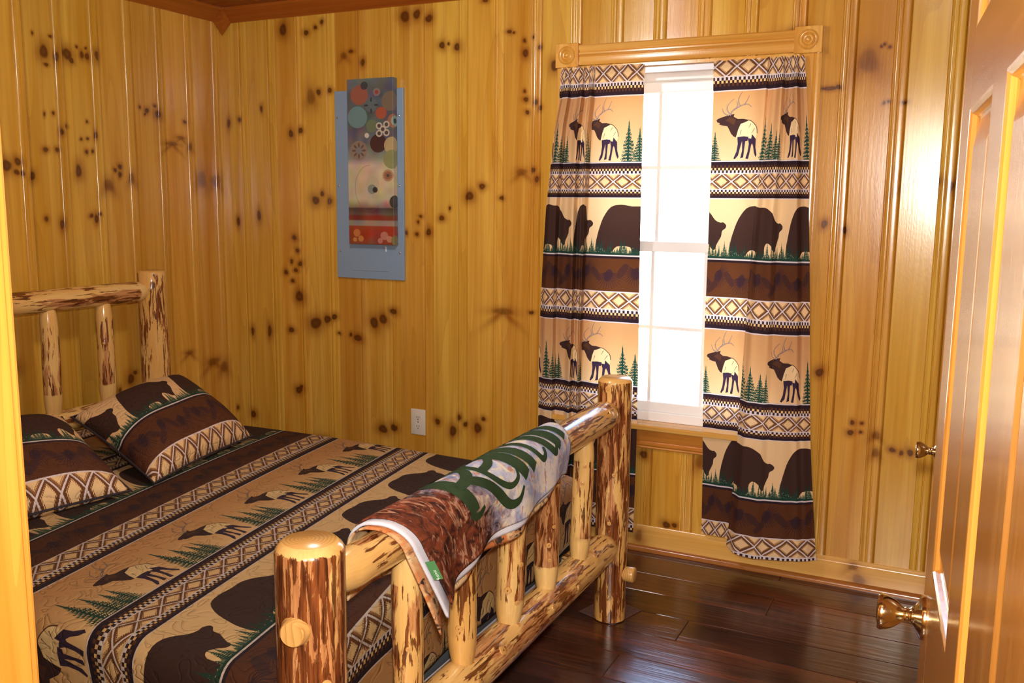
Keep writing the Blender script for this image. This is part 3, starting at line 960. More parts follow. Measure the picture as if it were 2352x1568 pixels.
# right wall: closet front, then a recess for the open door
mb = MB()
mb.box(XR + .017, XR + .13, -1.95, .13, 0, CH)
mb.box(3.577, 3.69, YF - .12, -1.95, 0, CH)
mb.box(XR + .017, 3.577, -1.967, -1.95, 0, CH)
wall_right = struct('wall_right', 'right wall of pine boards hidden behind the open door', 'wall', mb, M_core)
for k in range(11):
    e0 = PITCH * k
    for z0, lo, hi in ((0, 0, .530), (2.04, .530, 1.434), (0, 1.434, 1.967)):
        a, b = max(0, lo - e0), min(PITCH, hi - e0)
        if b - a > .004:
            plank(wall_right, (XR, 0, 0), (0, -1, 0), (-1, 0, 0), e0, z0, CH, M_wallX, a, b, 'R')
for k in range(6):
    e0 = 1.967 + PITCH * k
    plank(wall_right, (3.56, 0, 0), (0, -1, 0), (-1, 0, 0), e0, 0, CH, M_wallX, 0, min(PITCH, -YF - e0), 'R')
# wall with the doorway
DX0, DX1, DZ = 2.543, 3.475, 2.03
mb = MB()
mb.box(-.13, DX0 - .02, YF - .12, YF - .017, 0, CH)
mb.box(DX1 + .02, 3.69, YF - .12, YF - .017, 0, CH)
mb.box(DX0 - .02, DX1 + .02, YF - .12, YF - .017, DZ + .02, CH)
wall_front = struct('wall_front', 'pine wall with the doorway the photograph is taken through', 'wall', mb, M_core)
for k in range(21):
    e0 = -3.577 + PITCH * k
    for z0, z1, lo, hi in ((0, CH, -3.56, -(DX1 + .02)), (DZ + .02, CH, -(DX1 + .02), -(DX0 - .02)), (0, CH, -(DX0 - .02), 0)):
        a, b = max(0, lo - e0), min(PITCH, hi - e0)
        if b - a > .004:
            plank(wall_front, (0, YF, 0), (-1, 0, 0), (0, 1, 0), e0, z0, z1, M_wallF, a, b, 'F')
# floor
mb = MB()
mb.box(-.13, 3.69, YF - .12, .13, -.06, -.014)
floor = struct('floor', 'dark hand scraped wood plank floor', 'floor', mb, M_core)
FP = .170
ends = {4: [1.0, 2.62], 2: [1.55, 2.855], 6: [1.3, 2.483], 3: [.7, 2.05], 1: [.5, 2.02], 5: [.85, 2.0, 3.2]}
rf = random.Random(5)
for k in range(19):
    y1 = .094 - FP * k
    y0 = y1 - FP
    y1c, y0c = min(y1, 0.0), max(y0, YF - .12)
    if y1c - y0c < .02:
        continue
    cuts = ends.get(k, sorted([rf.uniform(.6, 1.6), rf.uniform(2.1, 3.1)]))
    xs = [0.0] + cuts + [3.56]
    for x0, x1 in zip(xs[:-1], xs[1:]):
        c = .0022
        vs_ = []
        fl = MB()
        g = .0004
        X0, X1, Y0, Y1 = x0 + g, x1 - g, y0c + g, y1c - g
        fl.add([(X0, Y0, -.014), (X1, Y0, -.014), (X1, Y1, -.014), (X0, Y1, -.014), (X0, Y0, -c), (X1, Y0, -c), (X1, Y1, -c), (X0, Y1, -c),
                (X0 + c, Y0 + c, 0), (X1 - c, Y0 + c, 0), (X1 - c, Y1 - c, 0), (X0 + c, Y1 - c, 0)],
               [(0, 1, 5, 4), (1, 2, 6, 5), (2, 3, 7, 6), (3, 0, 4, 7), (4, 5, 9, 8), (5, 6, 10, 9), (6, 7, 11, 10), (7, 4, 8, 11), (8, 9, 10, 11)])
        fl.build('plank', M_floor, floor)
# ceiling
mb = MB()
mb.box(-.13, 3.69, YF - .12, .13, CH + .014, CH + .08)
ceiling = struct('ceiling', 'red brown stained board ceiling', 'ceiling', mb, M_core)
for k in range(22):
    y1 = 0.0 - .14 * k
    y0 = max(y1 - .14, YF)
    if y1 - y0 < .01:
        continue
    mb = MB()
    mb.prism([(y0 + .001, CH + .013), (y0 + .001, CH + .006), (y0 + .007, CH), (y1 - .007, CH), (y1 - .001, CH + .006), (y1 - .001, CH + .013)], 'x', 0, 3.56)
    mb.build('plank', M_ceil, ceiling)

# crown moulding
CP = [(0.0, 2.326), (.008, 2.326), (.013, 2.333), (.020, 2.336), (.028, 2.341), (.044, 2.352), (.060, 2.366), (.066, 2.371), (.074, 2.373), (.078, 2.378), (.078, CH), (0, CH)]


def crown(name, label, axis, wall, a0, a1, sgn, mat):
    mb = MB()
    mb.prism([(wall + sgn * d, z) for d, z in CP], axis, a0, a1)
    return struct(name, label, 'trim', mb, mat, smooth=True)


crown('trim_1', 'dark stained crown moulding along the back wall', 'x', 0.0, 0.0, XR, -1, M_crownx)
crown('trim_2', 'dark stained crown moulding along the left wall', 'y', 0.0, YF, 0.0, 1, M_crowny)
crown('trim_3', 'dark stained crown moulding along the doorway wall', 'x', YF, 0.0, 3.56, 1, M_crownx)
mb = MB()
A, B, C, D, E_ = (.070, -.003, 2.334), (.003, -.070, 2.334), (.010, -.010, 2.268), (.062, -.062, 2.342), (.084, -.084, CH)
A2, B2, O = (.084, -.003, CH), (.003, -.084, CH), (.002, -.002, CH)
mb.add([A, B, C, D, E_, A2, B2, O], [(C, ) for C in []] + [(2, 3, 0), (2, 1, 3), (0, 3, 4, 5), (3, 1, 6, 4), (5, 4, 6, 7), (2, 0, 5, 7), (2, 7, 6, 1)])
struct('trim_4', 'pointed pine corner block under the crown moulding', 'trim', mb, M_crownx)

# baseboards with a darker shoe strip
BP = [(0, 0), (.014, 0), (.014, .088), (.012, .095), (.008, .099), (.007, .104), (.003, .108), (0, .108)]
SP = [(.0, .0), (.030, .0), (.030, .006), (.027, .014), (.021, .020), (.014, .022), (0, .022)]
M_shoe = pine('shoe_strip', srgb(170, 108, 48), srgb(150, 88, 36), srgb(110, 58, 22), grain='x', vary=.1)
KBB = [(2.245, .062, .012, .022, 1), (3.12, .055, .016, .03, 1), (3.10, .085, .01, .01, 0)]
M_base = pine('baseboard_pine', srgb(228, 182, 100), srgb(216, 162, 76), srgb(180, 116, 44), grain='x', vary=.05,
              knot=(knot_map('baseboard_knots', [(2.245, .06, .02, .03, 1), (3.13, .035, .024, .026, 1), (3.105, .085, .020, .016, 1)], 3.6, .2, 1800, 100), 3.6, .2, 0, 1))


def baseboard(name, label, axis, wall, a0, a1, sgn, mat):
    mb = MB()
    mb.prism([(wall + sgn * d, z) for d, z in BP], axis, a0, a1)
    o = struct(name, label, 'baseboard', mb, mat, smooth=True)
    mb = MB()
    mb.prism([(wall + sgn * d, z) for d, z in SP], axis, a0, a1)
    s = mb.build('shoe_moulding', M_shoe, o, smooth=True)
    return o


baseboard('baseboard_back', 'light pine baseboard along the window wall', 'x', 0.0, 0.0, XR, -1, M_base)
baseboard('baseboard_left', 'light pine baseboard behind the bed head', 'y', 0.0, YF, -.03, 1, M_trimy)
baseboard('baseboard_front', 'light pine baseboard on the doorway wall', 'x', YF, 0.0, DX0 - .09, 1, M_trimx)

# ------------------------------------------------------------------ window
win = empty('window_1', ((WX0 + WX1) / 2, 0.0, WZ0), 'white double hung window in pine casing between the curtains', 'window', 'structure')
HP = [(-.001, 2.020), (-.016, 2.020), (-.018, 2.024), (-.016, 2.052), (-.012, 2.056), (-.020, 2.062), (-.020, 2.068), (-.012, 2.074), (-.022, 2.084), (-.024, 2.094), (-.018, 2.100), (-.001, 2.100)]
mb = MB()
mb.prism(HP, 'x', WX0, WX1)
mb.build('header_casing', M_trimx, win, smooth=True)
for x0 in (WX0 - .095, WX1):
    mb = MB()
    x1 = x0 + .095
    pr = [(x0, -.001), (x0, -.014), (x0 + .006, -.018), (x0 + .018, -.018), (x0 + .022, -.012), (x0 + .028, -.018), (x0 + .066, -.018), (x0 + .072, -.012), (x0 + .077, -.018), (x1 - .006, -.018), (x1, -.014), (x1, -.001)]
    mb.prism(pr, 'z', .50, 2.020)
    mb.build('side_casing', M_trimz, win, smooth=True)
for cx_ in (1.877, 2.832):
    mb = MB()
    mb.box(cx_ - .050, cx_ + .050, -.030, -.001, 2.012, 2.108, bev=.003)
    blk = mb.build('corner_block', M_trimz, win)
    mb = MB()
    prof = [(.001, .001), (.0365, .001), (.0365, .004), (.034, .006), (.031, .004), (.029, .002), (.026, .002), (.024, .005), (.0205, .0065), (.018, .003), (.016, .0015), (.012, .0015), (.010, .005), (.006, .008), (.001, .009)]
    mb.lathe(prof, 28, Matrix.Translation((cx_, -.0295, 2.060)) @ Matrix.Rotation(PI / 2, 4, 'X'))
    mb.build('rosette', M_trimz, blk, smooth=True, sharp=50)
# jamb lining, stool, apron
mb = MB()
mb.box(WX0, WX0 + .012, 0, .13, WZ0, WZ1)
mb.box(WX1 - .012, WX1, 0, .13, WZ0, WZ1)
mb.box(WX0 + .012, WX1 - .012, 0, .13, WZ1 - .012, WZ1)
mb.build('jamb_lining', M_trimz, win)
mb = MB()
mb.box(WX0 - .10, WX1 + .10, -.045, .0, .530, .552, bev=.005)
mb.box(WX0 + .001, WX1 - .001, -.002, .07, .532, .552)
mb.build('stool', M_trimx, win)
mb = MB()
mb.prism([(-.001, .446), (-.010, .446), (-.013, .450), (-.010, .456), (-.017, .462), (-.017, .470), (-.011, .476), (-.015, .482), (-.016, .526), (-.013, .530), (-.001, .530)], 'x', WX0 - .09, WX1 + .09)
mb.build('apron', M_apron, win, smooth=True)
# vinyl unit
ux0, ux1, uz0, uz1 = WX0 + .012, WX1 - .012, .552, WZ1 - .012
mb = MB()
mb.box(ux0, ux0 + .045, .045, .125, uz0, uz1, bev=.003)
mb.box(ux1 - .045, ux1, .045, .125, uz0, uz1, bev=.003)
mb.box(ux0 + .045, ux1 - .045, .045, .125, uz0, uz0 + .04, bev=.003)
mb.box(ux0 + .045, ux1 - .045, .045, .125, uz1 - .055, uz1, bev=.003)
mb.build('vinyl_frame', M_vinyl, win)


def glass():
    t = NT('window_glass')
    tr = t.n('ShaderNodeBsdfTransparent')
    gl = t.n('ShaderNodeBsdfGlossy', Roughness=.02)
    fr = t.n('ShaderNodeFresnel', IOR=1.45)
    mx = t.n('ShaderNodeMixShader')
    t.l(fr.outputs[0], mx.inputs[0])
    t.l(tr.outputs[0], mx.inputs[1])
    t.l(gl.outputs[0], mx.inputs[2])
    t.l(mx.outputs[0], t.out.inputs[0])
    return t.mat


M_glass = glass()
zm = 1.288
for nm, y0, z0, z1 in (('upper_sash', .088, zm - .02, uz1 - .055), ('lower_sash', .052, uz0 + .04, zm + .02)):
    sx0, sx1 = ux0 + .045, ux1 - .045
    mb = MB()
    mb.box(sx0, sx0 + .040, y0, y0 + .03, z0, z1, bev=.003)
    mb.box(sx1 - .040, sx1, y0, y0 + .03, z0, z1, bev=.003)
    mb.box(sx0 + .04, sx1 - .04, y0, y0 + .03, z0, z0 + .042, bev=.003)
    mb.box(sx0 + .04, sx1 - .04, y0, y0 + .03, z1 - .042, z1, bev=.003)
    sash = mb.build(nm, M_vinyl, win)
    gx0, gx1, gz0, gz1 = sx0 + .04, sx1 - .04, z0 + .042, z1 - .042
    mb = MB()
    for q in (1, 2):
        x = gx0 + (gx1 - gx0) * q / 3
        mb.box(x - .007, x + .007, y0 + .008, y0 + .022, gz0, gz1)
    mb.box(gx0, gx1, y0 + .009, y0 + .021, (gz0 + gz1) / 2 - .007, (gz0 + gz1) / 2 + .007)
    mb.build('muntin', M_vinyl, sash)
    mb = MB()
    mb.add([(gx0, y0 + .015, gz0), (gx1, y0 + .015, gz0), (gx1, y0 + .015, gz1), (gx0, y0 + .015, gz1)], [(0, 1, 2, 3)])
    mb.build('pane', M_glass, sash)

# ------------------------------------------------------------------ hall the photograph is taken from (never in view)
mb = MB()
mb.box(1.2, 4.3, -5.3, YF - .12, -.06, -.002)
struct('floor_hall', 'plank floor of the hall outside the doorway', 'floor', mb, M_floor)
mb = MB()
mb.box(1.2, 4.3, -5.3, YF - .12, CH, CH + .08)
struct('ceiling_hall', 'board ceiling of the hall outside the doorway', 'ceiling', mb, M_ceil)
mb = MB()
mb.box(1.1, 1.2, -5.4, YF - .12, 0, CH)
struct('wall_hall_left', 'pine wall on the left of the hall', 'wall', mb, M_wallX)
mb = MB()
mb.box(4.3, 4.4, -5.4, YF - .12, 0, CH)
struct('wall_hall_right', 'pine wall on the right of the hall', 'wall', mb, M_wallX)
mb = MB()
mb.box(1.1, 4.4, -5.4, -5.3, 0, CH)
struct('wall_hall_back', 'pine wall at the back of the hall', 'wall', mb, M_wallF)
mb = MB()
mb.box(3.69, 4.3, YF - .12, YF - .05, 0, CH)
struct('wall_hall_front', 'pine wall beside the doorway in the hall', 'wall', mb, M_wallF)

# doorway lining and casing
frame = empty('trim_5', (DX0, YF, 0), 'golden pine door jamb and casing at the left edge of the doorway', 'trim', 'structure')
mb = MB()
mb.box(DX0 - .02, DX0, YF - .125, YF + .005, 0, DZ, bev=.002)
mb.build('jamb', M_jamb, frame)
mb = MB()
mb.box(DX0, DX0 + .011, YF - .085, YF - .045, 0, DZ, bev=.002)
mb.build('door_stop', M_jamb, frame)
mb = MB()
mb.box(DX1, DX1 + .02, YF - .125, YF + .005, 0, DZ, bev=.002)
mb.build('jamb', M_jamb, frame)
mb = MB()
mb.box(DX0 - .02, DX1 + .02, YF - .125, YF + .005, DZ, DZ + .02)
mb.build('head_jamb', M_trimx, frame)
for (y0, y1) in ((YF + .001, YF + .017), (YF - .137, YF - .121)):
    mb = MB()
    mb.box(DX0 - .095, DX0 - .006, y0, y1, 0, DZ + .09, bev=.004)
    mb.build('casing', M_jamb, frame)
    mb = MB()
    mb.box(DX1 + .006, DX1 + .080, y0, y1, 0, DZ + .09, bev=.004)
    mb.build('casing', M_jamb, frame)
    mb = MB()
    mb.box(DX0 - .006, DX1 + .006, y0, y1, DZ + .006, DZ + .09, bev=.004)
    mb.build('head_casing', M_trimx, frame)

# ------------------------------------------------------------------ doors


def xf(mb, m):
    mb.v = [(m @ Vector(p))[:] for p in mb.v]
    return mb


def make_knob(parent, base, x, z, y, sgn, scale=1.0):
    """brass door knob on face y, pointing along sgn*local y of the door"""
    m = base @ Matrix.Translation((x, y, z)) @ Matrix.Rotation(-sgn * PI / 2, 4, 'X') @ Matrix.Scale(scale, 4)
    mb = MB()
    mb.lathe([(.001, 0), (.0325, 0), (.033, .003), (.0315, .0065), (.026, .009), (.019, .013), (.0145, .0165), (.001, .0166)], 32, m)
    rose = mb.build('rosette', M_brass, parent, smooth=True, sharp=40)
    mb = MB()
    mb.lathe([(.001, .0165), (.0125, .0165), (.0135, .0185), (.0115, .0205), (.0105, .024), (.012, .0265), (.0108, .029), (.0118, .032), (.0165, .037), (.0215, .044), (.0252, .052), (.0266, .058), (.0268, .0615), (.0255, .0645),
              (.0225, .0655), (.0215, .0648), (.012, .0662), (.001, .0668)], 32, m)
    mb.build('door_knob', M_brass, parent, smooth=True, sharp=40)


def make_door(root, W, H, T, knob_side, knob_z, knob_scale=1.0, both=True):
    base = WM[root]
    st, mu = .115, .11
    pw = (W - 2 * st - mu) / 2
    xs = [(st, st + pw), (W - st - pw, W - st)]
    zs = [(.235, .79), (.948, 1.58), (1.681, 1.92)]
    for a, b in ((0, st), (W - st, W)):
        mb = MB()
        mb.box(a, b, -T, 0, .008, H, bev=.0015)
        xf(mb, base).build('stile', M_doorz, root)
    for z0, z1 in ((.008, .235), (.79, .948), (1.58, 1.681), (1.92, H)):
        mb = MB()
        mb.box(st, W - st, -T, 0, z0, z1)
        xf(mb, base).build('rail', M_doorx, root)
    for z0, z1 in zs:
        mb = MB()
        mb.box(st + pw, W - st - pw, -T, 0, z0, z1)
        xf(mb, base).build('mullion', M_doorz, root)
    rings = [(0, 0), (.003, -.0005), (.007, -.003), (.010, -.0085), (.0125, -.0105), (.017, -.0105), (.050, -.0035), (.053, -.003)]
    for x0, x1 in xs:
        for z0, z1 in zs:
            mb = MB()
            for side in (0, 1):
                b0 = len(mb.v)
                vs_, fs = [], []
                for i, d in rings:
                    y = d if side == 0 else -T - d
                    vs_ += [(x0 + i, y, z0 + i), (x1 - i, y, z0 + i), (x1 - i, y, z1 - i), (x0 + i, y, z1 - i)]
                n = len(rings)
                for k in range(n - 1):
                    for q in range(4):
                        f = (4 * k + q, 4 * k + (q + 1) % 4, 4 * k + 4 + (q + 1) % 4, 4 * k + 4 + q)
                        fs.append(f if side == 1 else f[::-1])
                f = tuple(range(4 * n - 4, 4 * n))
                fs.append(f if side == 1 else f[::-1])
                mb.add(vs_, fs)
            xf(mb, base)
            inv = base.inverted()
            obj('panel', [(inv @ Vector(p))[:] for p in mb.v], mb.f, M_doorz, root, base)
    make_knob(root, base, W - .060 if knob_side else .06, knob_z, 0, 1, knob_scale)
    if both:
        make_knob(root, base, W - .060 if knob_side else .06, knob_z, -T, -1, knob_scale)


door = empty('door_1', (3.4465, -3.007, 0), 'open six panel pine door with a brass knob at the right', 'door', 'structure', rotz=math.radians(94.5))
make_door(door, .86, 2.02, .035, True, .858)
for hz in (.25, 1.02, 1.80):
    mb = MB()
    mb.lathe([(.001, hz - .045), (.006, hz - .045), (.006, hz + .045), (.001, hz + .045)], 12, WM[door] @ Matrix.Translation((-.004, -.038, 0)))
    mb.build('hinge', M_brass, door, smooth=True)
closet = empty('door_2', (XR + .016, -.552, 0), 'closet door on the right wall with a small brass knob', 'door', 'structure', rotz=math.radians(-90))
# its visible face looks to -x: local y = +1 is world +x, so the slab is turned about
WMc = Matrix.Translation((XR + .016 - .028, -1.412, 0)) @ Matrix.Rotation(PI / 2, 4, 'Z')
WM[closet] = WMc
closet.matrix_basis = WMc
make_door(closet, .86, 2.02, .028, False, .90, .75, both=False)
ctrim = empty('trim_6', (XR, -.98, 0), 'pine casing round the closet door', 'trim', 'structure')
for y0, y1 in ((-1.49, -1.415), (-.549, -.474)):
    mb = MB()
    mb.box(XR - .018, XR + .016, y0, y1, 0, 2.10, bev=.004)
    mb.build('casing', M_trimz, ctrim)
mb = MB()
mb.box(XR - .018, XR + .016, -1.415, -.549, 2.024, 2.10, bev=.004)
mb.build('head_casing', M_trimy, ctrim)

# ------------------------------------------------------------------ log bed


def log(name, p0, p1, r0, r1, parent, t0=None, t1=None, c0=0.0, c1=0.0, bow=0.0, seed=0, knots=(), n=28, lump=.035, lv=1.15):
    """round log from p0 to p1; t0/t1 = (length, ratio) turned tenon ends, c0/c1 = chamfers; knots = (fraction, angle, size)"""
    r = random.Random(seed)
    L = (Vector(p1) - Vector(p0)).length
    ph = [r.uniform(0, 6.28) for _ in range(8)]
    shape = lambda f, a, amp: 1 + amp * lump * (.5 * math.sin(2 * a + ph[0] + 2.2 * f) + .35 * math.sin(3 * a + ph[1] - 3 * f) + .5 * math.sin(ph[2] + 7 * f + a) + .4 * math.sin(ph[3] + 13 * f + 2 * a))
    zs = [L * i / 22 for i in range(23)]
    for (kf, ka, ks) in knots:
        zs += [L * kf + ks * q for q in (-2.2, -1.1, 0, 1.1, 2.2)]
    if t0:
        zs += [t0[0] * f for f in (.12, .3, .5, .7, .85, 1.0, 1.12)]
    if t1:
        zs += [L - t1[0] * f for f in (.12, .3, .5, .7, .85, 1.0, 1.12)]
    if c0:
        zs += [c0 * .5, c0]
    if c1:
        zs += [L - c1, L - c1 * .5]
    zs = sorted(set(round(z, 5) for z in zs))
    vs_, fs, bark, mi = [], [], [], []
    for z in zs:
        f = z / L
        rr = r0 + (r1 - r0) * f
        bk = 1.0
        amp = 1.0
        if t0 and z < t0[0]:
            e = z / t0[0]
            rr *= t0[1] + (1 - t0[1]) * max(0.0, math.sin(min(1, e) * PI / 2)) ** .8
            bk = 0.0 if e < .93 else .6
            amp = .4
        if t1 and z > L - t1[0]:
            e = max(0.0, (L - z) / t1[0])
            rr *= t1[1] + (1 - t1[1]) * max(0.0, math.sin(min(1, e) * PI / 2)) ** .8
            bk = 0.0 if e < .93 else .6
            amp = .4
        if c0 and z < c0:
            rr -= (c0 - z) * .75
            bk = 0.0
        if c1 and z > L - c1 - 1e-6:
            e = max(0.0, (z - (L - c1)) / c1)
            rr -= c1 * .8 * e ** 1.5
            bk = 0.0 if e > .05 else 1.0
        bx = bow * math.sin(PI * f)
        for k in range(n):
            a = 2 * PI * k / n
            m = shape(f, a, amp)
            for (kf, ka, ks) in knots:
                dz = (z - kf * L)
                da = (a - ka + PI) % (2 * PI) - PI
                m += .14 * (ks / .012) * math.exp(-(dz / (ks * 2.2)) ** 2 - (da * rr / (ks * 1.7)) ** 2) * amp
            vs_.append((bx + rr * m * math.cos(a), rr * m * math.sin(a), z))
            bark.append(bk)
    N = len(zs)
    for i in range(N - 1):
        for k in range(n):
            fs.append((i * n + k, i * n + (k + 1) % n, (i + 1) * n + (k + 1) % n, (i + 1) * n + k))
            mi.append(0)
    fs.append(tuple(range(n))[::-1])
    fs.append(tuple(range((N - 1) * n, N * n)))
    mi += [1, 1]
    w = axis_mat(p0, p1)
    o = obj(name, vs_, fs, [M_log, M_end], parent, w, smooth=True, midx=mi, attrs={'bark': [q * lv for q in bark]}, sharp=60)
    for (kf, ka, ks) in knots:
        rr = (r0 + (r1 - r0) * kf) * (shape(kf, ka, 1.0) + .14 * (ks / .012))
        m = w @ Matrix.Translation((bow * math.sin(PI * kf) + rr * math.cos(ka), rr * math.sin(ka), kf * L)) @ Vector((math.cos(ka), math.sin(ka), 0)).to_track_quat('Z', 'Y').to_matrix().to_4x4()
        m = m @ Matrix.Diagonal((1.0, 1.0, .55, 1.0))
        mb = MB()
        s = ks
        h = 0.0
        mb.lathe([(s * 1.15, h - s * .9), (s * .92, h + s * .10), (s * .66, h + s * .22)], 14, m, 0)
        mb.lathe([(s * .66, h + s * .21), (s * .52, h + s * .14), (s * .20, h + s * .22), (s * .02, h + s * .22)], 14, m, 1)
        mb.build('knot', [M_knotlt, M_knotdk], o, smooth=True)
    return o


bed = empty('log_bed', (1.27, -1.515, 0), 'peeled log bed with spindled headboard and footboard under a wildlife quilt', 'bed')
kn = lambda *a: a
far_post = log('post', (2.36, -.69, .004), (2.36, -.69, .872), .056, .059, bed, c1=.014, seed=1, knots=kn((.62, 5.1, .007), (.965, 4.6, .008), (.42, 4.9, .007)), lump=.02, lv=1.6)
near_post = log('post', (2.36, -2.34, 0), (2.36, -2.34, .842), .066, .064, bed, c1=.018, seed=2, knots=kn((.70, 5.75, .010), ), lump=.02, lv=2.0)
log('post', (.19, -.69, 0), (.19, -.69, 1.15), .064, .061, bed, c1=.010, seed=3, knots=kn((.93, 5.3, .006), ), lump=.02)
log('post', (.19, -2.34, 0), (.19, -2.34, 1.15), .064, .061, bed, c1=.010, seed=4, lump=.02)
rail_z = lambda y: .742 + (y + 2.34) / 1.65 * .016
log('top_rail', (2.36, -2.30, rail_z(-2.30)), (2.36, -.73, rail_z(-.73)), .043, .051, bed, t0=(.10, .50), t1=(.09, .55), seed=12, knots=kn((.135, 5.6, .009), (.92, 5.7, .010), (.17, 5.3, .008), (.945, 5.1, .007)), lump=.03)
log('lower_rail', (2.36, -2.30, .287), (2.36, -.73, .285), .056, .053, bed, t0=(.10, .5), t1=(.07, .6), lv=1.0, seed=6, knots=kn((.42, 5.7, .012), (.62, 5.9, .010), (.86, 5.4, .010), (.33, 6.1, .012), (.50, 5.3, .008), (.24, 5.9, .015), (.74, 6.1, .008)), lump=.035)
for q, (yt, yb, r, kk) in enumerate(((-2.02, -2.015, .0345, ((.45, 5.3, .006),)), (-1.755, -1.762, .036, ((.30, 5.0, .009), (.62, 5.6, .008))), (-1.488, -1.512, .039, ((.30, 5.0, .010), (.45, 5.9, .007), (.22, 5.7, .007))),
                                     (-1.238, -1.258, .037, ((.38, 5.3, .008), (.50, 5.7, .006), (.28, 5.4, .006))), (-.97, -1.003, .034, ((.62, 5.0, .007), (.74, 5.2, .006))))):
    log('spindle', (2.36, yb, .300), (2.36, yt, rail_z(yt)), r, r * .95, bed, t0=(.105, .5), t1=(.105, .55), seed=20 + q, knots=kk, lump=.05, bow=.004 * (-1) ** q)
log('top_rail', (.19, -2.30, 1.058), (.19, -.73, 1.062), .047, .044, bed, t0=(.09, .5), t1=(.06, .6), seed=7, lump=.03)
log('lower_rail', (.19, -2.30, .572), (.19, -.73, .572), .044, .046, bed, t0=(.09, .5), t1=(.08, .5), seed=8, lump=.03)
for q, y in enumerate((-.955, -1.215, -1.475, -1.735, -1.995)):
    log('spindle', (.19, y, .572), (.19, y, 1.06), .036, .033, bed, t0=(.12, .5), t1=(.095, .55), seed=40 + q, lump=.05, knots=kn((.60, 5.4, .006), ) if q < 2 else (), bow=.005)
for y in (-.69, -2.34):
    s = log('side_rail', (.25, y, .195), (2.30, y, .195), .040, .040, bed, t0=(.06, .7), t1=(.06, .7), seed=60 + int(-y * 3), lump=.03)
mb = MB()
for pz, py in ((.175, -.69), (.175, -2.34)):
    mb = MB()
    mb.lathe([(.001, 0), (.024, .0), (.0245, .006), (.026, .012), (.027, .040), (.025, .044), (.021, .046), (.001, .046)], 24, axis_mat((2.405, py, pz), (2.5, py, pz)))
    mb.build('bolt_cap', M_end, bed, smooth=True, sharp=40)
# sawn branch stub on the near post
mb = MB()
m = axis_mat((2.368, -2.385, .692), (2.392, -2.48, .694))
mb.lathe([(.001, 0), (.034, 0), (.029, .014), (.0255, .020), (.0245, .028), (.022, .031), (.001, .0315)], 24, m)
mb.build('branch_stub', M_end, bed, smooth=True, sharp=40)

# pad under the far post
pad = MB()
th = math.radians(-18)
mt = Matrix.Translation((2.352, -.640, 0)) @ Matrix.Rotation(th, 4, 'Z')
pad.box(-.082, .072, -.088, .080, 0, .0038, bev=.0012)


def pad_mat():
    t = NT('brown_felt')
    nz = t.noise(t.coords('Object', (90, 90, 90)), 1, 4)
    return t.done(t.mix(nz, srgb(52, 32, 28), srgb(120, 84, 70)), .9, t.bump(nz, .5, .003))


o = xf(pad, mt).build('felt_pad', pad_mat())
tag(o, 'square brown felt pad on the floor under the far footboard post', 'floor pad')

# ------------------------------------------------------------------ mattress, box spring, quilt, pillows
PRINT = cabin_print('cabin_quilt_print', -.02)
M_print = fabric('curtain_cloth', cabin_print('cabin_curtain_print', .075), trans=.23)
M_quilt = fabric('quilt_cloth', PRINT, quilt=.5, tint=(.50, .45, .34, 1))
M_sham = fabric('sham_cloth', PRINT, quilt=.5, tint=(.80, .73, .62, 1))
M_grey = plain('grey_ticking', srgb(86, 92, 96), .9)
M_white = plain('white_ticking', srgb(206, 204, 208), .9)
mb = MB()
mb.box(.275, 2.225, -2.275, -.775, .275, .510, bev=.03)
tag(mb.build('mattress', M_white, None, smooth=True), 'white mattress hidden between quilt and box spring', 'mattress')
mb = MB()
mb.box(.275, 2.215, -2.265, -.785, .215, .274, bev=.01)
bs = mb.build('box_spring', M_grey, None, smooth=True)
tag(bs, 'grey box spring with white lower border seen between footboard spindles', 'box spring')
mb = MB()
mb.box(.280, 2.210, -2.260, -.790, .02, .215, bev=.01)
mb.build('white_border', M_white, bs, smooth=True)

QX1, QT = 2.222, .528


def bend(d, r):
    """d = cloth length past the start of the curve; returns (out, down)"""
    if d <= 0:
        return d, 0.0
    if d < r * PI / 2:
        a = d / r
        return r * math.sin(a), r * (1 - math.cos(a))
    return r, r + (d - r * PI / 2)


r_ = .045
nx, ny = 150, 150
s_foot = QX1 - r_ + .03
xs_ = np.concatenate([np.linspace(.27, s_foot, 100), s_foot + np.linspace(.004, r_ * PI / 2 + .20, 34)])
yn, yf = -2.355, -.760
ys_ = np.concatenate([yf + r_ - .0 + np.linspace(-.004, -1e-4, 2)[::-1] * 0 + 0, ]) if False else None
far_l = np.linspace(r_ * PI / 2 + .16, .004, 26)
near_l = np.linspace(.004, r_ * PI / 2 + .26, 34)
V, UV = [], []
cols = [('f', d) for d in far_l] + [('m', y) for y in np.linspace(yf - r_, yn + r_, 80)] + [('n', d) for d in near_l]
for x in xs_:
    ox, dzx = bend(x - s_foot, r_)
    X = s_foot + ox
    for kind, d in cols:
        if kind == 'f':
            oy, dzy = bend(d, r_)
            Y, yarc = (yf - r_) + oy, (yf - r_) + d
        elif kind == 'n':
            oy, dzy = bend(d, r_)
            Y, yarc = (yn + r_) - oy, (yn + r_) - d
        else:
            Y, yarc, dzy = d, d, 0.0
        top = QT + .006 * math.sin(3.1 * X + 1.0) * math.sin(2.3 * Y) + .010 * (1 - ((Y + 1.55) / .85) ** 2)
        dz = max(dzx, dzy) if min(dzx, dzy) > 0 else dzx + dzy
        # soft folds where the cloth hangs
        wv = .006 * math.sin(Y * 17 + 1) * min(1, dzx / .15) if dzx > .01 else 0
        wy = .006 * math.sin(X * 15) * min(1, dzy / .15) if dzy > .01 else 0
        z = max(top - dz, .165)
        if dzx > 0:
            z = max(z, .262)
        V.append((X + wv, Y + wy, z))
        s = x - (1.435 - .15 * (yarc + 1.87))
        UV.append(((yarc + 2.20) / TILE_W, 1 - s / TILE_H))
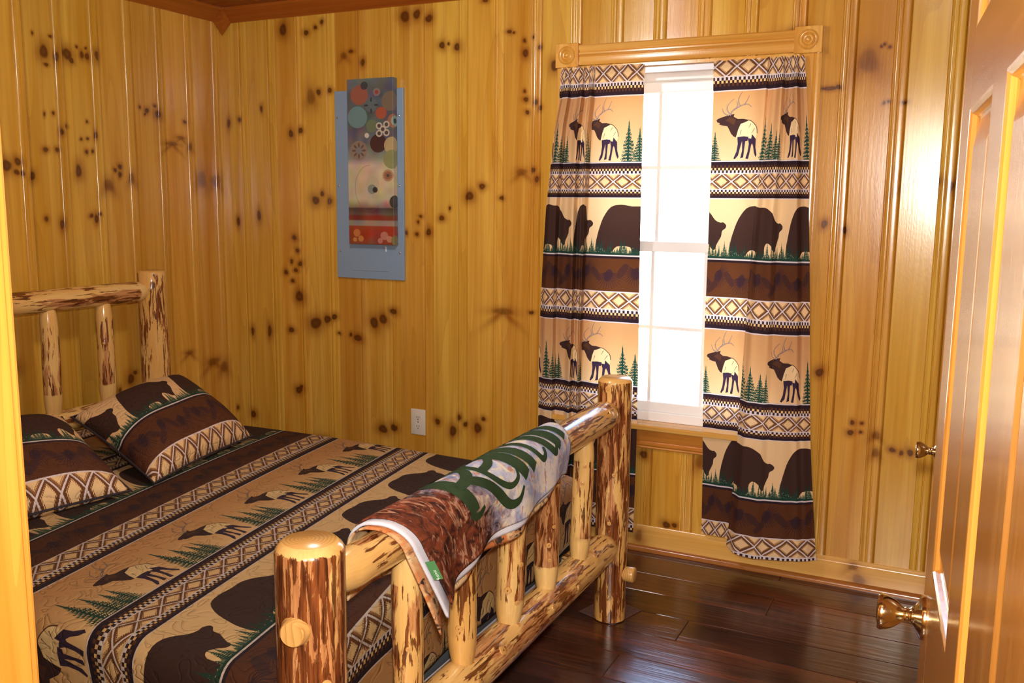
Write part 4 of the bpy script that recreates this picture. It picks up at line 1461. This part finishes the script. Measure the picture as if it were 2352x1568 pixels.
NY = len(cols)
F_q = [(i * NY + j, (i + 1) * NY + j, (i + 1) * NY + j + 1, i * NY + j + 1) for i in range(len(xs_) - 1) for j in range(NY - 1)]
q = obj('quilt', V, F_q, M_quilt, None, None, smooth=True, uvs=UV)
tag(q, 'quilt printed with elk, bears, pines and diamond stripes spread over the log bed', 'quilt')
so = q.modifiers.new('thickness', 'SOLIDIFY')
so.thickness = .010
so.offset = -1


def pillow(name, tf, tn, bf, bn, thick, u_off, seed, label, group, vtop=.388, vbot=.834):
    """tf, tn = top corners far / near from the viewer, bf, bn = bottom corners"""
    tf, tn, bf, bn = map(Vector, (tf, tn, bf, bn))
    nrm = ((tn - tf).cross(bf - tf)).normalized()
    if nrm.z < 0:
        nrm = -nrm
    n = 40
    r = random.Random(seed)
    ph = [r.uniform(0, 6) for _ in range(4)]
    V, UV, F = [], [], []
    for side in (1, -1):
        for i in range(n + 1):
            a = -1 + 2 * i / n
            for j in range(n + 1):
                b = -1 + 2 * j / n
                # edges curve in slightly between the corners
                aa = a * (1 - .045 * (1 - b * b) * abs(a))
                bb = b * (1 - .055 * (1 - a * a) * abs(b))
                p = (tf * (1 - aa) + tn * (1 + aa)) * (1 - bb) / 4 + (bf * (1 - aa) + bn * (1 + aa)) * (1 + bb) / 4
                e = max(0.0, (1 - abs(a) ** 3.0)) ** .55 * max(0.0, (1 - abs(b) ** 3.0)) ** .55
                h = e * thick * (.62 if side == 1 else .38)
                h += .006 * math.sin(4 * a + ph[0]) * math.sin(3 * b + ph[1]) * e
                V.append(p + nrm * h * side)
                wdt = (tn - tf).length
                UV.append((u_off - (a * .5 + .5) * wdt / TILE_W, 1 - (vtop + (vbot - vtop) * (b * .5 + .5)) / TILE_H))
    m = (n + 1) ** 2
    for i in range(n):
        for j in range(n):
            f = (i * (n + 1) + j, i * (n + 1) + j + 1, (i + 1) * (n + 1) + j + 1, (i + 1) * (n + 1) + j)
            F.append(f)
            F.append(tuple(m + k for k in f[::-1]))
    me_o = obj(name, V, F, M_sham, None, None, smooth=True, uvs=UV)
    bm = bmesh.new()
    bm.from_mesh(me_o.data)
    bmesh.ops.remove_doubles(bm, verts=bm.verts, dist=1e-5)
    bmesh.ops.recalc_face_normals(bm, faces=bm.faces)
    bm.to_mesh(me_o.data)
    bm.free()
    tag(me_o, label, 'pillow', group)
    # corded hem round the seam
    mb = MB()
    loop = []
    for k in range(4 * 24):
        sd, f = divmod(k, 24)
        t = -1 + 2 * f / 24
        a, b = [(t, -1), (1, t), (-t, 1), (-1, -t)][sd]
        aa = a * (1 - .045 * (1 - b * b) * abs(a))
        bb = b * (1 - .055 * (1 - a * a) * abs(b))
        loop.append((tf * (1 - aa) + tn * (1 + aa)) * (1 - bb) / 4 + (bf * (1 - aa) + bn * (1 + aa)) * (1 + bb) / 4)
    ctr = sum(loop, Vector()) / len(loop)
    vs_, fs = [], []
    K = len(loop)
    for k, p in enumerate(loop):
        o_ = (p - ctr).normalized()
        for dx, dz in ((-.004, .0025), (.005, .0025), (.0065, 0), (.005, -.0025), (-.004, -.0025)):
            vs_.append(p + o_ * dx + nrm * dz)
    for k in range(K):
        for c in range(4):
            fs.append((k * 5 + c, ((k + 1) % K) * 5 + c, ((k + 1) % K) * 5 + c + 1, k * 5 + c + 1))
    mb.add(vs_, fs)
    mb.build('hem', plain('hem_' + name, srgb(40, 28, 30), .9), me_o, smooth=True)
    return me_o


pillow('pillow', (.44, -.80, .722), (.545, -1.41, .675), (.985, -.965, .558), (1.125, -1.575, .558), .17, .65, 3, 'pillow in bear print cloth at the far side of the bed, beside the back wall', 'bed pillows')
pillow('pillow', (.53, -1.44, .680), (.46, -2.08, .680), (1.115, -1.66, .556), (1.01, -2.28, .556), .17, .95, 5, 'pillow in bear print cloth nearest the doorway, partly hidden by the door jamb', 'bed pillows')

# ------------------------------------------------------------------ folded fleece blanket on the top rail


def fleece(name, kind):
    t = NT(name)
    uv = t.n('ShaderNodeTexCoord').outputs['UV']
    sep = t.n('ShaderNodeSeparateXYZ')
    t.l(uv, sep.inputs[0])

    def sc(v):
        m = t.t.nodes.new('ShaderNodeVectorMath')
        m.operation = 'MULTIPLY'
        t.l(uv, m.inputs[0])
        m.inputs[1].default_value = v
        return m.outputs[0]
    a = t.noise(sc((20, 26, 1)), 1, 5, .62, 1.2)
    b = t.noise(sc((9, 12, 1)), 1, 3, .55, .8)
    c = t.noise(sc((46, 16, 1)), 1, 3, .6, 1.5)
    fz = t.noise(sc((400, 400, 1)), 1, 2)
    white = t.mix(t.ramp(b, [(.42, (0, 0, 0)), (.58, (1, 1, 1))]), srgb(216, 212, 208), srgb(160, 172, 204))
    white = t.mix(t.ramp(a, [(.55, (0, 0, 0)), (.64, (1, 1, 1))]), white, srgb(224, 214, 176))
    white = t.mix(t.math('MULTIPLY', t.ramp(c, [(.57, (0, 0, 0)), (.63, (1, 1, 1))]), .7), white, srgb(172, 96, 54))
    rust = t.mix(t.ramp(a, [(.38, (0, 0, 0)), (.62, (1, 1, 1))]), srgb(58, 32, 24), srgb(138, 70, 42))
    rust = t.mix(t.ramp(c, [(.55, (0, 0, 0)), (.66, (1, 1, 1))]), rust, srgb(186, 140, 108))
    rust = t.mix(t.math('MULTIPLY', t.ramp(b, [(.56, (0, 0, 0)), (.66, (1, 1, 1))]), .8), rust, srgb(40, 34, 28))
    if kind == 'outer':
        # rust bark at the doorway end passing into pale winter branches at the window end
        f = t.math('ADD', sep.outputs[0], t.math('ADD', t.math('MULTIPLY', t.math('SUBTRACT', a, .5), .55), t.math('MULTIPLY', sep.outputs[1], -.9)))
        col = t.mix(t.ramp(f, [(.18, (0, 0, 0)), (.40, (1, 1, 1))]), rust, white)
    elif kind == 'inner':
        org = t.mix(t.ramp(b, [(.45, (0, 0, 0)), (.6, (1, 1, 1))]), srgb(196, 120, 66), srgb(222, 190, 140))
        col = t.mix(t.ramp(a, [(.52, (0, 0, 0)), (.62, (1, 1, 1))]), org, srgb(58, 50, 44))
    else:
        col = t.mix(b, srgb(222, 220, 222), srgb(198, 202, 214))
    return t.done(col, .95, t.bump(t.math('ADD', fz, t.math('MULTIPLY', a, .6)), .45, .003), spec=.1)


def drape(u, v, off, near, far, shear):
    """u along the rail 0..1 (near to far), v along the cloth measured from the ridge (front +, back -)"""
    R = .052 + off
    vf = max(v, 0.0)
    y = near + (far - near) * u + shear * (1 - u) * min(1.2, vf / .27) - .03 * u * min(1, vf / .2)
    yc = min(max(y, -2.3), -.73)
    zc = rail_z(yc) + .002
    lim = R * PI / 2
    rip = .004 * math.sin(9 * u + 2) + .003 * math.sin(23 * u + 7 * v)
    if abs(v) <= lim:
        a = v / R
        return Vector((2.36 + (R + rip * abs(math.sin(a))) * math.sin(a), y, zc + R * math.cos(a)))
    d = abs(v) - lim
    s = 1 if v > 0 else -1
    return Vector((2.36 + s * (R + rip * (1 + 3 * d / .15) + .02 * d), y, zc - d))


bl = empty('fleece_blanket', (2.36, -1.67, .80), 'folded fleece throw with dark green lettering draped over the footboard rail', 'blanket')


def sheet(name, mat, off, near, far, shear, hn, hf, back, wavy=0.0, th=.004):
    nu, nv = 90, 60
    V, UV, F = [], [], []
    R = .052 + off
    for i in range(nu + 1):
        u = i / nu
        h = hn + (hf - hn) * u ** .75 + wavy * math.sin(u * 11 + .6) + .02 * max(0, (u - .86) / .14)
        vmax = R * PI / 2 + h
        vmin = -(R * PI / 2 + back)
        for j in range(nv + 1):
            v = vmin + (vmax - vmin) * j / nv
            V.append(drape(u, v, off, near, far, shear))
            UV.append((u, v))
    for i in range(nu):
        for j in range(nv):
            F.append((i * (nv + 1) + j, (i + 1) * (nv + 1) + j, (i + 1) * (nv + 1) + j + 1, i * (nv + 1) + j + 1))
    w = WM[bl]
    inv = w.inverted()
    o = obj(name, [inv @ p for p in V], F, mat, bl, w, smooth=True, uvs=UV)
    s = o.modifiers.new('thickness', 'SOLIDIFY')
    s.thickness = th
    s.offset = 0
    return o


LAY = dict(near=-2.118, far=-1.222, shear=.135)
M_out = fleece('fleece_printed', 'outer')
sheet('inner_fold', fleece('fleece_inner', 'inner'), .003, -2.150, -1.232, .115, .205, .082, .11, .006)
sheet('underside', fleece('fleece_white', 'white'), .0095, -2.138, -1.228, .135, .178, .062, .09, .004, .006)
outer = sheet('printed_layer', M_out, .016, LAY['near'], LAY['far'], LAY['shear'], .150, .052, .075, .005)

# lettering: ribbons laid on the printed layer (y along the rail, v down the front)
GL = [([(-1.912, -.055), (-1.880, .0), (-1.848, .100)], .040, .044), ([(-1.875, .102), (-1.835, .112), (-1.800, .098)], .016, .012),
      ([(-1.905, -.052), (-1.835, -.062), (-1.775, -.040), (-1.772, -.008), (-1.810, .018), (-1.862, .026)], .022, .026),
      ([(-1.815, .016), (-1.760, .050), (-1.710, .095), (-1.660, .134), (-1.615, .132), (-1.585, .104)], .034, .010),
      ([(-1.735, .018), (-1.675, .006), (-1.640, -.022), (-1.655, -.052), (-1.700, -.056), (-1.738, -.030), (-1.730, .020), (-1.695, .066), (-1.650, .088), (-1.612, .078), (-1.598, .050)], .024, .012),
      ([(-1.660, -.064), (-1.610, .0), (-1.556, .084)], .036, .042), ([(-1.655, -.064), (-1.625, -.078), (-1.596, -.064), (-1.545, .005), (-1.496, .080)], .018, .042),
      ([(-1.590, -.064), (-1.560, -.078), (-1.532, -.064), (-1.480, .008), (-1.438, .068), (-1.412, .066), (-1.405, .044)], .018, .014),
      ([(-1.462, -.064), (-1.410, .0), (-1.352, .070), (-1.330, .060)], .032, .014),
      ([(-1.398, -.066), (-1.350, .0), (-1.300, .066)], .034, .036), ([(-1.392, -.066), (-1.362, -.078), (-1.338, -.066), (-1.290, -.005), (-1.250, .052)], .016, .030)]
V, F = [], []
for pts, w0, w1 in GL:
    pl = [Vector(p) for p in smooth_line(pts, 6)]
    n = len(pl)
    b0 = len(V)
    for i, p in enumerate(pl):
        d = (pl[min(i + 1, n - 1)] - pl[max(i - 1, 0)]).normalized()
        nn = Vector((-d.y, d.x))
        f = i / (n - 1)
        w = (w0 + (w1 - w0) * f) * (.75 + .35 * math.sin(PI * f)) / 2
        for s in (-1, -.33, .33, 1):
            qy, qv = p + nn * w * s * 1.22
            qv += .014
            u = (qy - LAY['near'] - LAY['shear'] * .25 * min(1.2, max(qv, 0) / .27)) / (LAY['far'] - LAY['near'])
            V.append(drape(u, qv, .016 + .0042, LAY['near'], LAY['far'], LAY['shear']))
    for i in range(n - 1):
        for c in range(3):
            F.append((b0 + i * 4 + c, b0 + i * 4 + c + 1, b0 + i * 4 + 4 + c + 1, b0 + i * 4 + 4 + c))


def ink():
    t = NT('green_lettering')
    nz = t.noise(t.coords('Object', (16, 16, 16)), 1, 4)
    return t.done(t.mix(nz, srgb(30, 44, 24), srgb(64, 84, 52)), .95, t.bump(t.noise(t.coords('Object', (300, 300, 300)), 1, 2), .5, .003), spec=.1)


inv = WM[bl].inverted()
obj('lettering', [inv @ p for p in V], F, ink(), outer, WM[bl], smooth=True)
# sewn tag on the white underside
tp = [drape(.0, v, .0165, -2.140, -1.228, .135) for v in (.135, .185)]
nrm_t = Vector((.75, -.66, 0)).normalized()
tan_t = Vector((0, 0, 1)).cross(nrm_t).normalized()
dn = (tp[1] - tp[0]).normalized()
c0 = tp[0] + nrm_t * .006 + tan_t * .012
mb = MB()
hw = .010
L_t = .052
P4 = [c0 - tan_t * hw, c0 + tan_t * hw, c0 + tan_t * hw + dn * L_t, c0 - tan_t * hw + dn * L_t]
mb.add([p - nrm_t * .0008 for p in P4] + [p + nrm_t * .0008 for p in P4], [(0, 1, 2, 3), (4, 5, 6, 7), (0, 1, 5, 4), (1, 2, 6, 5), (2, 3, 7, 6), (3, 0, 4, 7)])
tg = mb.build('sewn_label', plain('green_label', srgb(74, 132, 78), .7), bl)
tg['label'] = 'small green sewn label'
tx = bpy.data.curves.new('label_text', 'FONT')
tx.body = 'Remington'
tx.size = .0105
tx.align_x = 'CENTER'
tx.align_y = 'CENTER'
tx.extrude = .0001
tx.materials.append(plain('label_thread', srgb(206, 222, 200), .7))
tmp = bpy.data.objects.new('tmp_text', tx)
COL.objects.link(tmp)
bpy.context.view_layer.update()
tme = bpy.data.meshes.new_from_object(tmp.evaluated_get(bpy.context.evaluated_depsgraph_get()))
bpy.data.objects.remove(tmp)
bpy.data.curves.remove(tx)
to = bpy.data.objects.new('label_text', tme)
xa = -dn
za = nrm_t
ya = za.cross(xa).normalized()
xa = ya.cross(za).normalized()
mw = Matrix.Translation(c0 + dn * L_t / 2 + nrm_t * .0011) @ Matrix(((xa.x, ya.x, za.x), (xa.y, ya.y, za.y), (xa.z, ya.z, za.z))).to_4x4()
link(to, tg, mw)

# ------------------------------------------------------------------ things on the back wall
pan = empty('electrical_panel', (.88, 0, 1.10), 'grey metal breaker panel cover set on the back wall behind the picture', 'electrical panel')
mb = MB()
mb.box(.690, 1.071, -.013, -.0005, 1.097, 1.970, bev=.002)
mb.build('cover_plate', M_panel, pan)
mb = MB()
mb.box(.775, .984, -.0155, -.0130, 1.135, 1.900, bev=.0008)
pd = mb.build('panel_door', M_panel, pan)
mb = MB()
mb.box(.9715, .9755, -.018, -.0155, 1.228, 1.252, bev=.0006)
mb.build('latch', M_vinyl, pd)
for x, z in ((.706, 1.848), (1.048, 1.848), (.706, 1.532), (1.048, 1.532), (.710, 1.225), (1.048, 1.225)):
    mb = MB()
    mb.lathe([(.001, 0), (.0052, 0), (.0048, .002), (.003, .0032), (.001, .0034)], 12, axis_mat((x, -.0125, z), (x, -.1, z)))
    mb.build('screw', M_screw, pan, smooth=True)

art_img = art_print()


def art_mat():
    t = NT('canvas_print')
    uv = t.n('ShaderNodeTexCoord').outputs['UV']
    im = t.n('ShaderNodeTexImage', image=art_img, extension='EXTEND')
    t.l(uv, im.inputs[0])
    return t.done(im.outputs[0], .42, t.bump(t.noise(t.coords('Object', (900, 900, 900)), 1, 2), .1, .001), coat=.15)


ax0, ax1, az0, az1, ay0, ay1 = .788, 1.040, 1.262, 2.014, -.0165, -.050
V, F, UV = [], [], []
wtot = (ax1 - ax0) + .034
pts = [((ax0, ay0), -.05), ((ax0, ay1 + .002), .0), ((ax0 + .002, ay1), .004), ((ax1 - .002, ay1), (ax1 - ax0) / wtot - .004), ((ax1, ay1 + .002), (ax1 - ax0) / wtot), ((ax1, ay0), 1.0)]
for z in (az0, az1):
    for (x, y), u in pts:
        V.append((x, y, z))
        UV.append((u, (z - az0) / (az1 - az0)))
n = len(pts)
F = [(i, i + 1, n + i + 1, n + i) for i in range(n - 1)] + [(n - 1, 0, n, 2 * n - 1), tuple(range(n))[::-1], tuple(range(n, 2 * n))]
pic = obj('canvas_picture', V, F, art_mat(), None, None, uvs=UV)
tag(pic, 'tall narrow canvas picture of coloured discs hung over the grey breaker panel', 'picture')

ox, oz = 1.138, .429
out = empty('wall_outlet', (ox, 0, oz), 'cream duplex wall outlet low on the back wall behind the bed', 'outlet')
mb = MB()
mb.box(ox - .0395, ox + .0395, -.006, -.0005, oz - .062, oz + .062, bev=.0025)
mb.build('cover_plate', M_plate, out, smooth=True)
for s in (1, -1):
    cz = oz + s * .0215
    mb = MB()
    pr = [(ox + .0175 * math.cos(a), cz + min(.0145, max(-.0145, .0185 * math.sin(a)))) for a in [2 * PI * k / 28 for k in range(28)]]
    mb.prism([(x, z) for x, z in pr], 'y', -.0072, -.0058)
    mb.v = [(x, y, z) for x, y, z in mb.v]
    rc = mb.build('receptacle', M_plate, out)
    for dx, w, h, dz in ((-.0065, .0012, .0042, .002), (.0065, .0012, .0035, .002)):
        mb = MB()
        mb.box(ox + dx - w, ox + dx + w, -.0076, -.0070, cz + dz - h, cz + dz + h)
        mb.build('slot', M_slot, rc)
    mb = MB()
    mb.lathe([(.0003, 0), (.0026, 0), (.0026, .0005), (.0003, .0005)], 10, axis_mat((ox, -.0071, cz - .0085), (ox, -.1, cz - .0085)))
    mb.build('slot', M_slot, rc)
mb = MB()
mb.lathe([(.0003, 0), (.0032, 0), (.0028, .0012), (.0003, .0014)], 12, axis_mat((ox, -.0058, oz), (ox, -.1, oz)))
mb.build('screw', M_screw, out, smooth=True)

# ------------------------------------------------------------------ curtains
rod = empty('curtain_rod', (2.35, -.02, 1.985), 'flat white curtain rod under the pine window header', 'curtain rod')
mb = MB()
mb.box(1.862, 2.826, -.031, -.024, 1.972, 1.996, bev=.002)
mb.build('rod', M_rod, rod)
for x in (1.864, 2.818):
    mb = MB()
    mb.box(x, x + .006, -.024, -.001, 1.974, 1.994)
    mb.build('bracket', M_rod, rod)

C_W = .348


def curtain(name, ctl, xl, xr, ztop, hem, label, ub):
    """ctl rows: fraction across at the top, at the foot, stand-off from the wall top / foot, cloth position; xl/xr(t) edges"""
    P = []
    for i in range(len(ctl) - 1):
        a, b = ctl[i], ctl[i + 1]
        for k in range(7):
            f = k / 7
            g = f * f * (3 - 2 * f)
            P.append(tuple(a[c] + (b[c] - a[c]) * (g if c in (2, 3) else f) for c in range(5)))
    P.append(ctl[-1])
    nt = 110
    V, UV, F = [], [], []
    for i in range(nt + 1):
        t = i / nt
        for j, (xt, xb, yt, yb, u) in enumerate(P):
            w = t ** .9
            fx = xt + (xb - xt) * w
            dy = yt + (yb - yt) * w
            x0, x1 = xl(t), xr(t)
            zb = hem(fx)
            z = ztop(fx) + (zb - ztop(fx)) * t
            # gathers in the rod pocket
            if t < .06:
                g = (1 - t / .06)
                fold = .5 if fx < .5 and name == 'R' or fx > .5 and name == 'L' else 1.0
                dy = dy * (1 - .5 * g) + .017 * g + .005 * g * fold * math.sin(u * 190) + .004 * g * math.sin(u * 83 + 1)
                z += .004 * g * fold * math.sin(u * 120)
            else:
                dy += .003 * math.sin(u * 40 + 5 * t) * fold_amt(t)
            x = x0 + (x1 - x0) * fx + .004 * math.sin(7 * t + u * 9)
            V.append((x, -max(dy, .004 if t > .06 else .034 - .0 * t), z))
            UV.append((u / C_W, 1 - (1.886 - z) / TILE_H))
    m = len(P)
    for i in range(nt):
        for j in range(m - 1):
            F.append((i * m + j, (i + 1) * m + j, (i + 1) * m + j + 1, i * m + j + 1))
    o = obj('curtain', V, F, M_print, None, None, smooth=True, uvs=UV)
    return tag(o, label, 'curtain', 'window curtains')


def fold_amt(t):
    return min(1.0, (t - .06) * 5)


lin = lambda pts: (lambda t: float(np.interp(t, [p[0] for p in pts], [p[1] for p in pts])))
LC = [(0, 0, .020, .022, -.52), (.07, .10, .050, .050, -.46), (.135, .17, .056, .056, -.415), (.145, .178, .024, .022, -.36), (.22, .26, .034, .034, -.315), (.31, .36, .058, .062, -.26), (.32, .37, .024, .026, -.20),
      (.37, .42, .040, .042, -.165), (.415, .455, .060, .064, -.13), (.425, .465, .028, .030, .045), (.60, .62, .040, .046, .125), (.80, .80, .046, .040, .215), (1, 1, .036, .036, .300)]
RC = [(0, 0, .032, .032, -.006), (.20, .09, .044, .028, .065), (.45, .20, .038, .032, .155), (.60, .262, .054, .036, .212), (.622, .262, .024, .100, .240), (.70, .36, .034, .145, .290), (.78, .52, .060, .150, .345),
      (.80, .60, .026, .135, .400), (.86, .74, .038, .125, .455), (.92, .86, .062, .100, .515), (.94, .92, .03, .080, .550), (1.0, 1.0, .036, .055, .60)]
curtain('L', LC, lin([(0, 1.853), (.06, 1.845), (.12, 1.822), (.3, 1.792), (.55, 1.774), (1, 1.762)]), lin([(0, 2.213), (.3, 2.222), (1, 2.226)]), lambda f: 2.008, lambda f: .078,
        'left printed curtain with elk and bears, partly behind the footboard post', 0)
curtain('R', RC, lin([(0, 2.489), (.3, 2.492), (.6, 2.500), (.85, 2.512), (1, 2.514)]), lin([(0, 2.826), (.05, 2.838), (.15, 2.855), (.3, 2.868), (.5, 2.895), (.75, 2.930), (1, 2.975)]), lambda f: 2.002, lambda f: .122 - .022 * min(1, max(0, (f - .2) / .2)),
        'right printed curtain with elk and bears, hanging in front of bare pine wall', 0)

# ------------------------------------------------------------------ ceiling lamp (above the frame)
lampo = empty('ceiling_light', (1.80, -1.50, CH), 'frosted glass ceiling light in the middle of the room', 'ceiling light')
mb = MB()
mb.lathe([(.001, CH - .001), (.15, CH - .001), (.15, CH - .016), (.001, CH - .016)], 32, Matrix.Translation((1.80, -1.50, 0)))
mb.build('base', M_brass, lampo, smooth=True)


def frosted():
    t = NT('lit_frosted_glass')
    t.bsdf.inputs['Emission Color'].default_value = (1, .95, .86, 1)
    t.bsdf.inputs['Emission Strength'].default_value = 2.0
    return t.done((.9, .88, .84, 1), .4)


mb = MB()
mb.lathe([(.14, CH - .017), (.138, CH - .032), (.11, CH - .060), (.06, CH - .078), (.012, CH - .084), (.001, CH - .085)], 32, Matrix.Translation((1.80, -1.50, 0)))
mb.build('lamp_shade', frosted(), lampo, smooth=True)

# ------------------------------------------------------------------ outdoors beyond the window


def ground_mat():
    t = NT('leaf_litter')
    a = t.noise(t.coords('Object', (2.5, 2.5, 2.5)), 1, 6, .65)
    b = t.noise(t.coords('Object', (.6, .6, .6)), 1, 3)
    base = t.mix(t.ramp(a, [(.35, (0, 0, 0)), (.65, (1, 1, 1))]), srgb(186, 172, 140), srgb(228, 220, 194))
    base = t.mix(t.ramp(b, [(.5, (0, 0, 0)), (.62, (1, 1, 1))]), base, srgb(204, 206, 170))
    return t.done(base, .95, t.bump(a, .6, .05))


V, F = [], []
gx, gy = 40, 40
for i in range(gx + 1):
    for j in range(gy + 1):
        x, y = -9 + 24 * i / gx, .13 + 26 * (j / gy)
        V.append((x, y, -.7 + .155 * max(0, y - 2.5) + .12 * math.sin(x * 1.3) * math.sin(y * .9)))
F = [(i * (gy + 1) + j, (i + 1) * (gy + 1) + j, (i + 1) * (gy + 1) + j + 1, i * (gy + 1) + j + 1) for i in range(gx) for j in range(gy)]
o = obj('ground', V, F, ground_mat(), None, None, smooth=True)
tag(o, 'sunlit leaf strewn slope outside the window', 'ground', kind='structure')
M_bark = plain('tree_bark', srgb(120, 100, 80), .9)


def leaf_mat():
    t = NT('bright_leaves')
    nz = t.noise(t.coords('Object', (3, 3, 3)), 1, 3)
    return t.done(t.mix(nz, srgb(168, 170, 120), srgb(222, 212, 170)), .7)


M_leaf = leaf_mat()


def tree(name, x, y, h, cr, label, cat, nleaf, rnd):
    z0 = -.7 + .155 * max(0, y - 2.5) - .1
    t = empty(name, (x, y, z0), label, cat, group='plants outside the window')
    mb = MB()
    mb.lathe([(.001, 0), (.07 * h / 4, 0), (.05 * h / 4, h * .4), (.02 * h / 4, h * .95), (.001, h)], 10, Matrix.Translation((x, y, z0)))
    for k in range(7):
        a = rnd.uniform(0, 6.28)
        hz = h * rnd.uniform(.35, .8)
        p = Vector((x, y, z0 + hz))
        e = p + Vector((math.cos(a) * cr * .8, math.sin(a) * cr * .8, h * .15))
        mb.lathe([(.001, 0), (.018 * h / 4, 0), (.006 * h / 4, (e - p).length), (.001, (e - p).length + .001)], 6, axis_mat(p, e))
    mb.build('trunk', M_bark, t, smooth=True)
    V, F = [], []
    for k in range(nleaf):
        while True:
            p = Vector((rnd.uniform(-1, 1), rnd.uniform(-1, 1), rnd.uniform(-1, 1)))
            if .25 < p.length < 1:
                break
        c = Vector((x + p.x * cr, y + p.y * cr, z0 + h * .66 + p.z * h * .36))
        a, b = Vector((rnd.gauss(0, 1), rnd.gauss(0, 1), rnd.gauss(0, 1))).normalized(), Vector((rnd.gauss(0, 1), rnd.gauss(0, 1), rnd.gauss(0, 1))).normalized()
        b = (b - a * b.dot(a)).normalized()
        s = rnd.uniform(.03, .07)
        i = len(V)
        V += [c - a * s, c - b * s * .5, c + a * s, c + b * s * .5]
        F.append((i, i + 1, i + 2, i + 3))
    inv = WM[t].inverted()
    lo = obj('foliage', [inv @ v for v in V], F, M_leaf, t, WM[t])
    lo['kind'] = 'stuff'
    return t


rt = random.Random(4)
tree('bush', 1.55, 5.2, 1.7, .8, 'pale leafy bush just outside the window, left of the others', 'bush', 1500, rt)
tree('bush', 2.05, 7.4, 1.9, .9, 'pale leafy bush farther up the slope outside the window', 'bush', 1500, rt)
tree('tree', 1.0, 8.6, 4.2, 1.3, 'taller sunlit tree on the slope outside the window', 'tree', 2200, rt)
tree('tree', .1, 11.0, 5.0, 1.6, 'farthest washed out tree at the top of the slope outside', 'tree', 2200, rt)
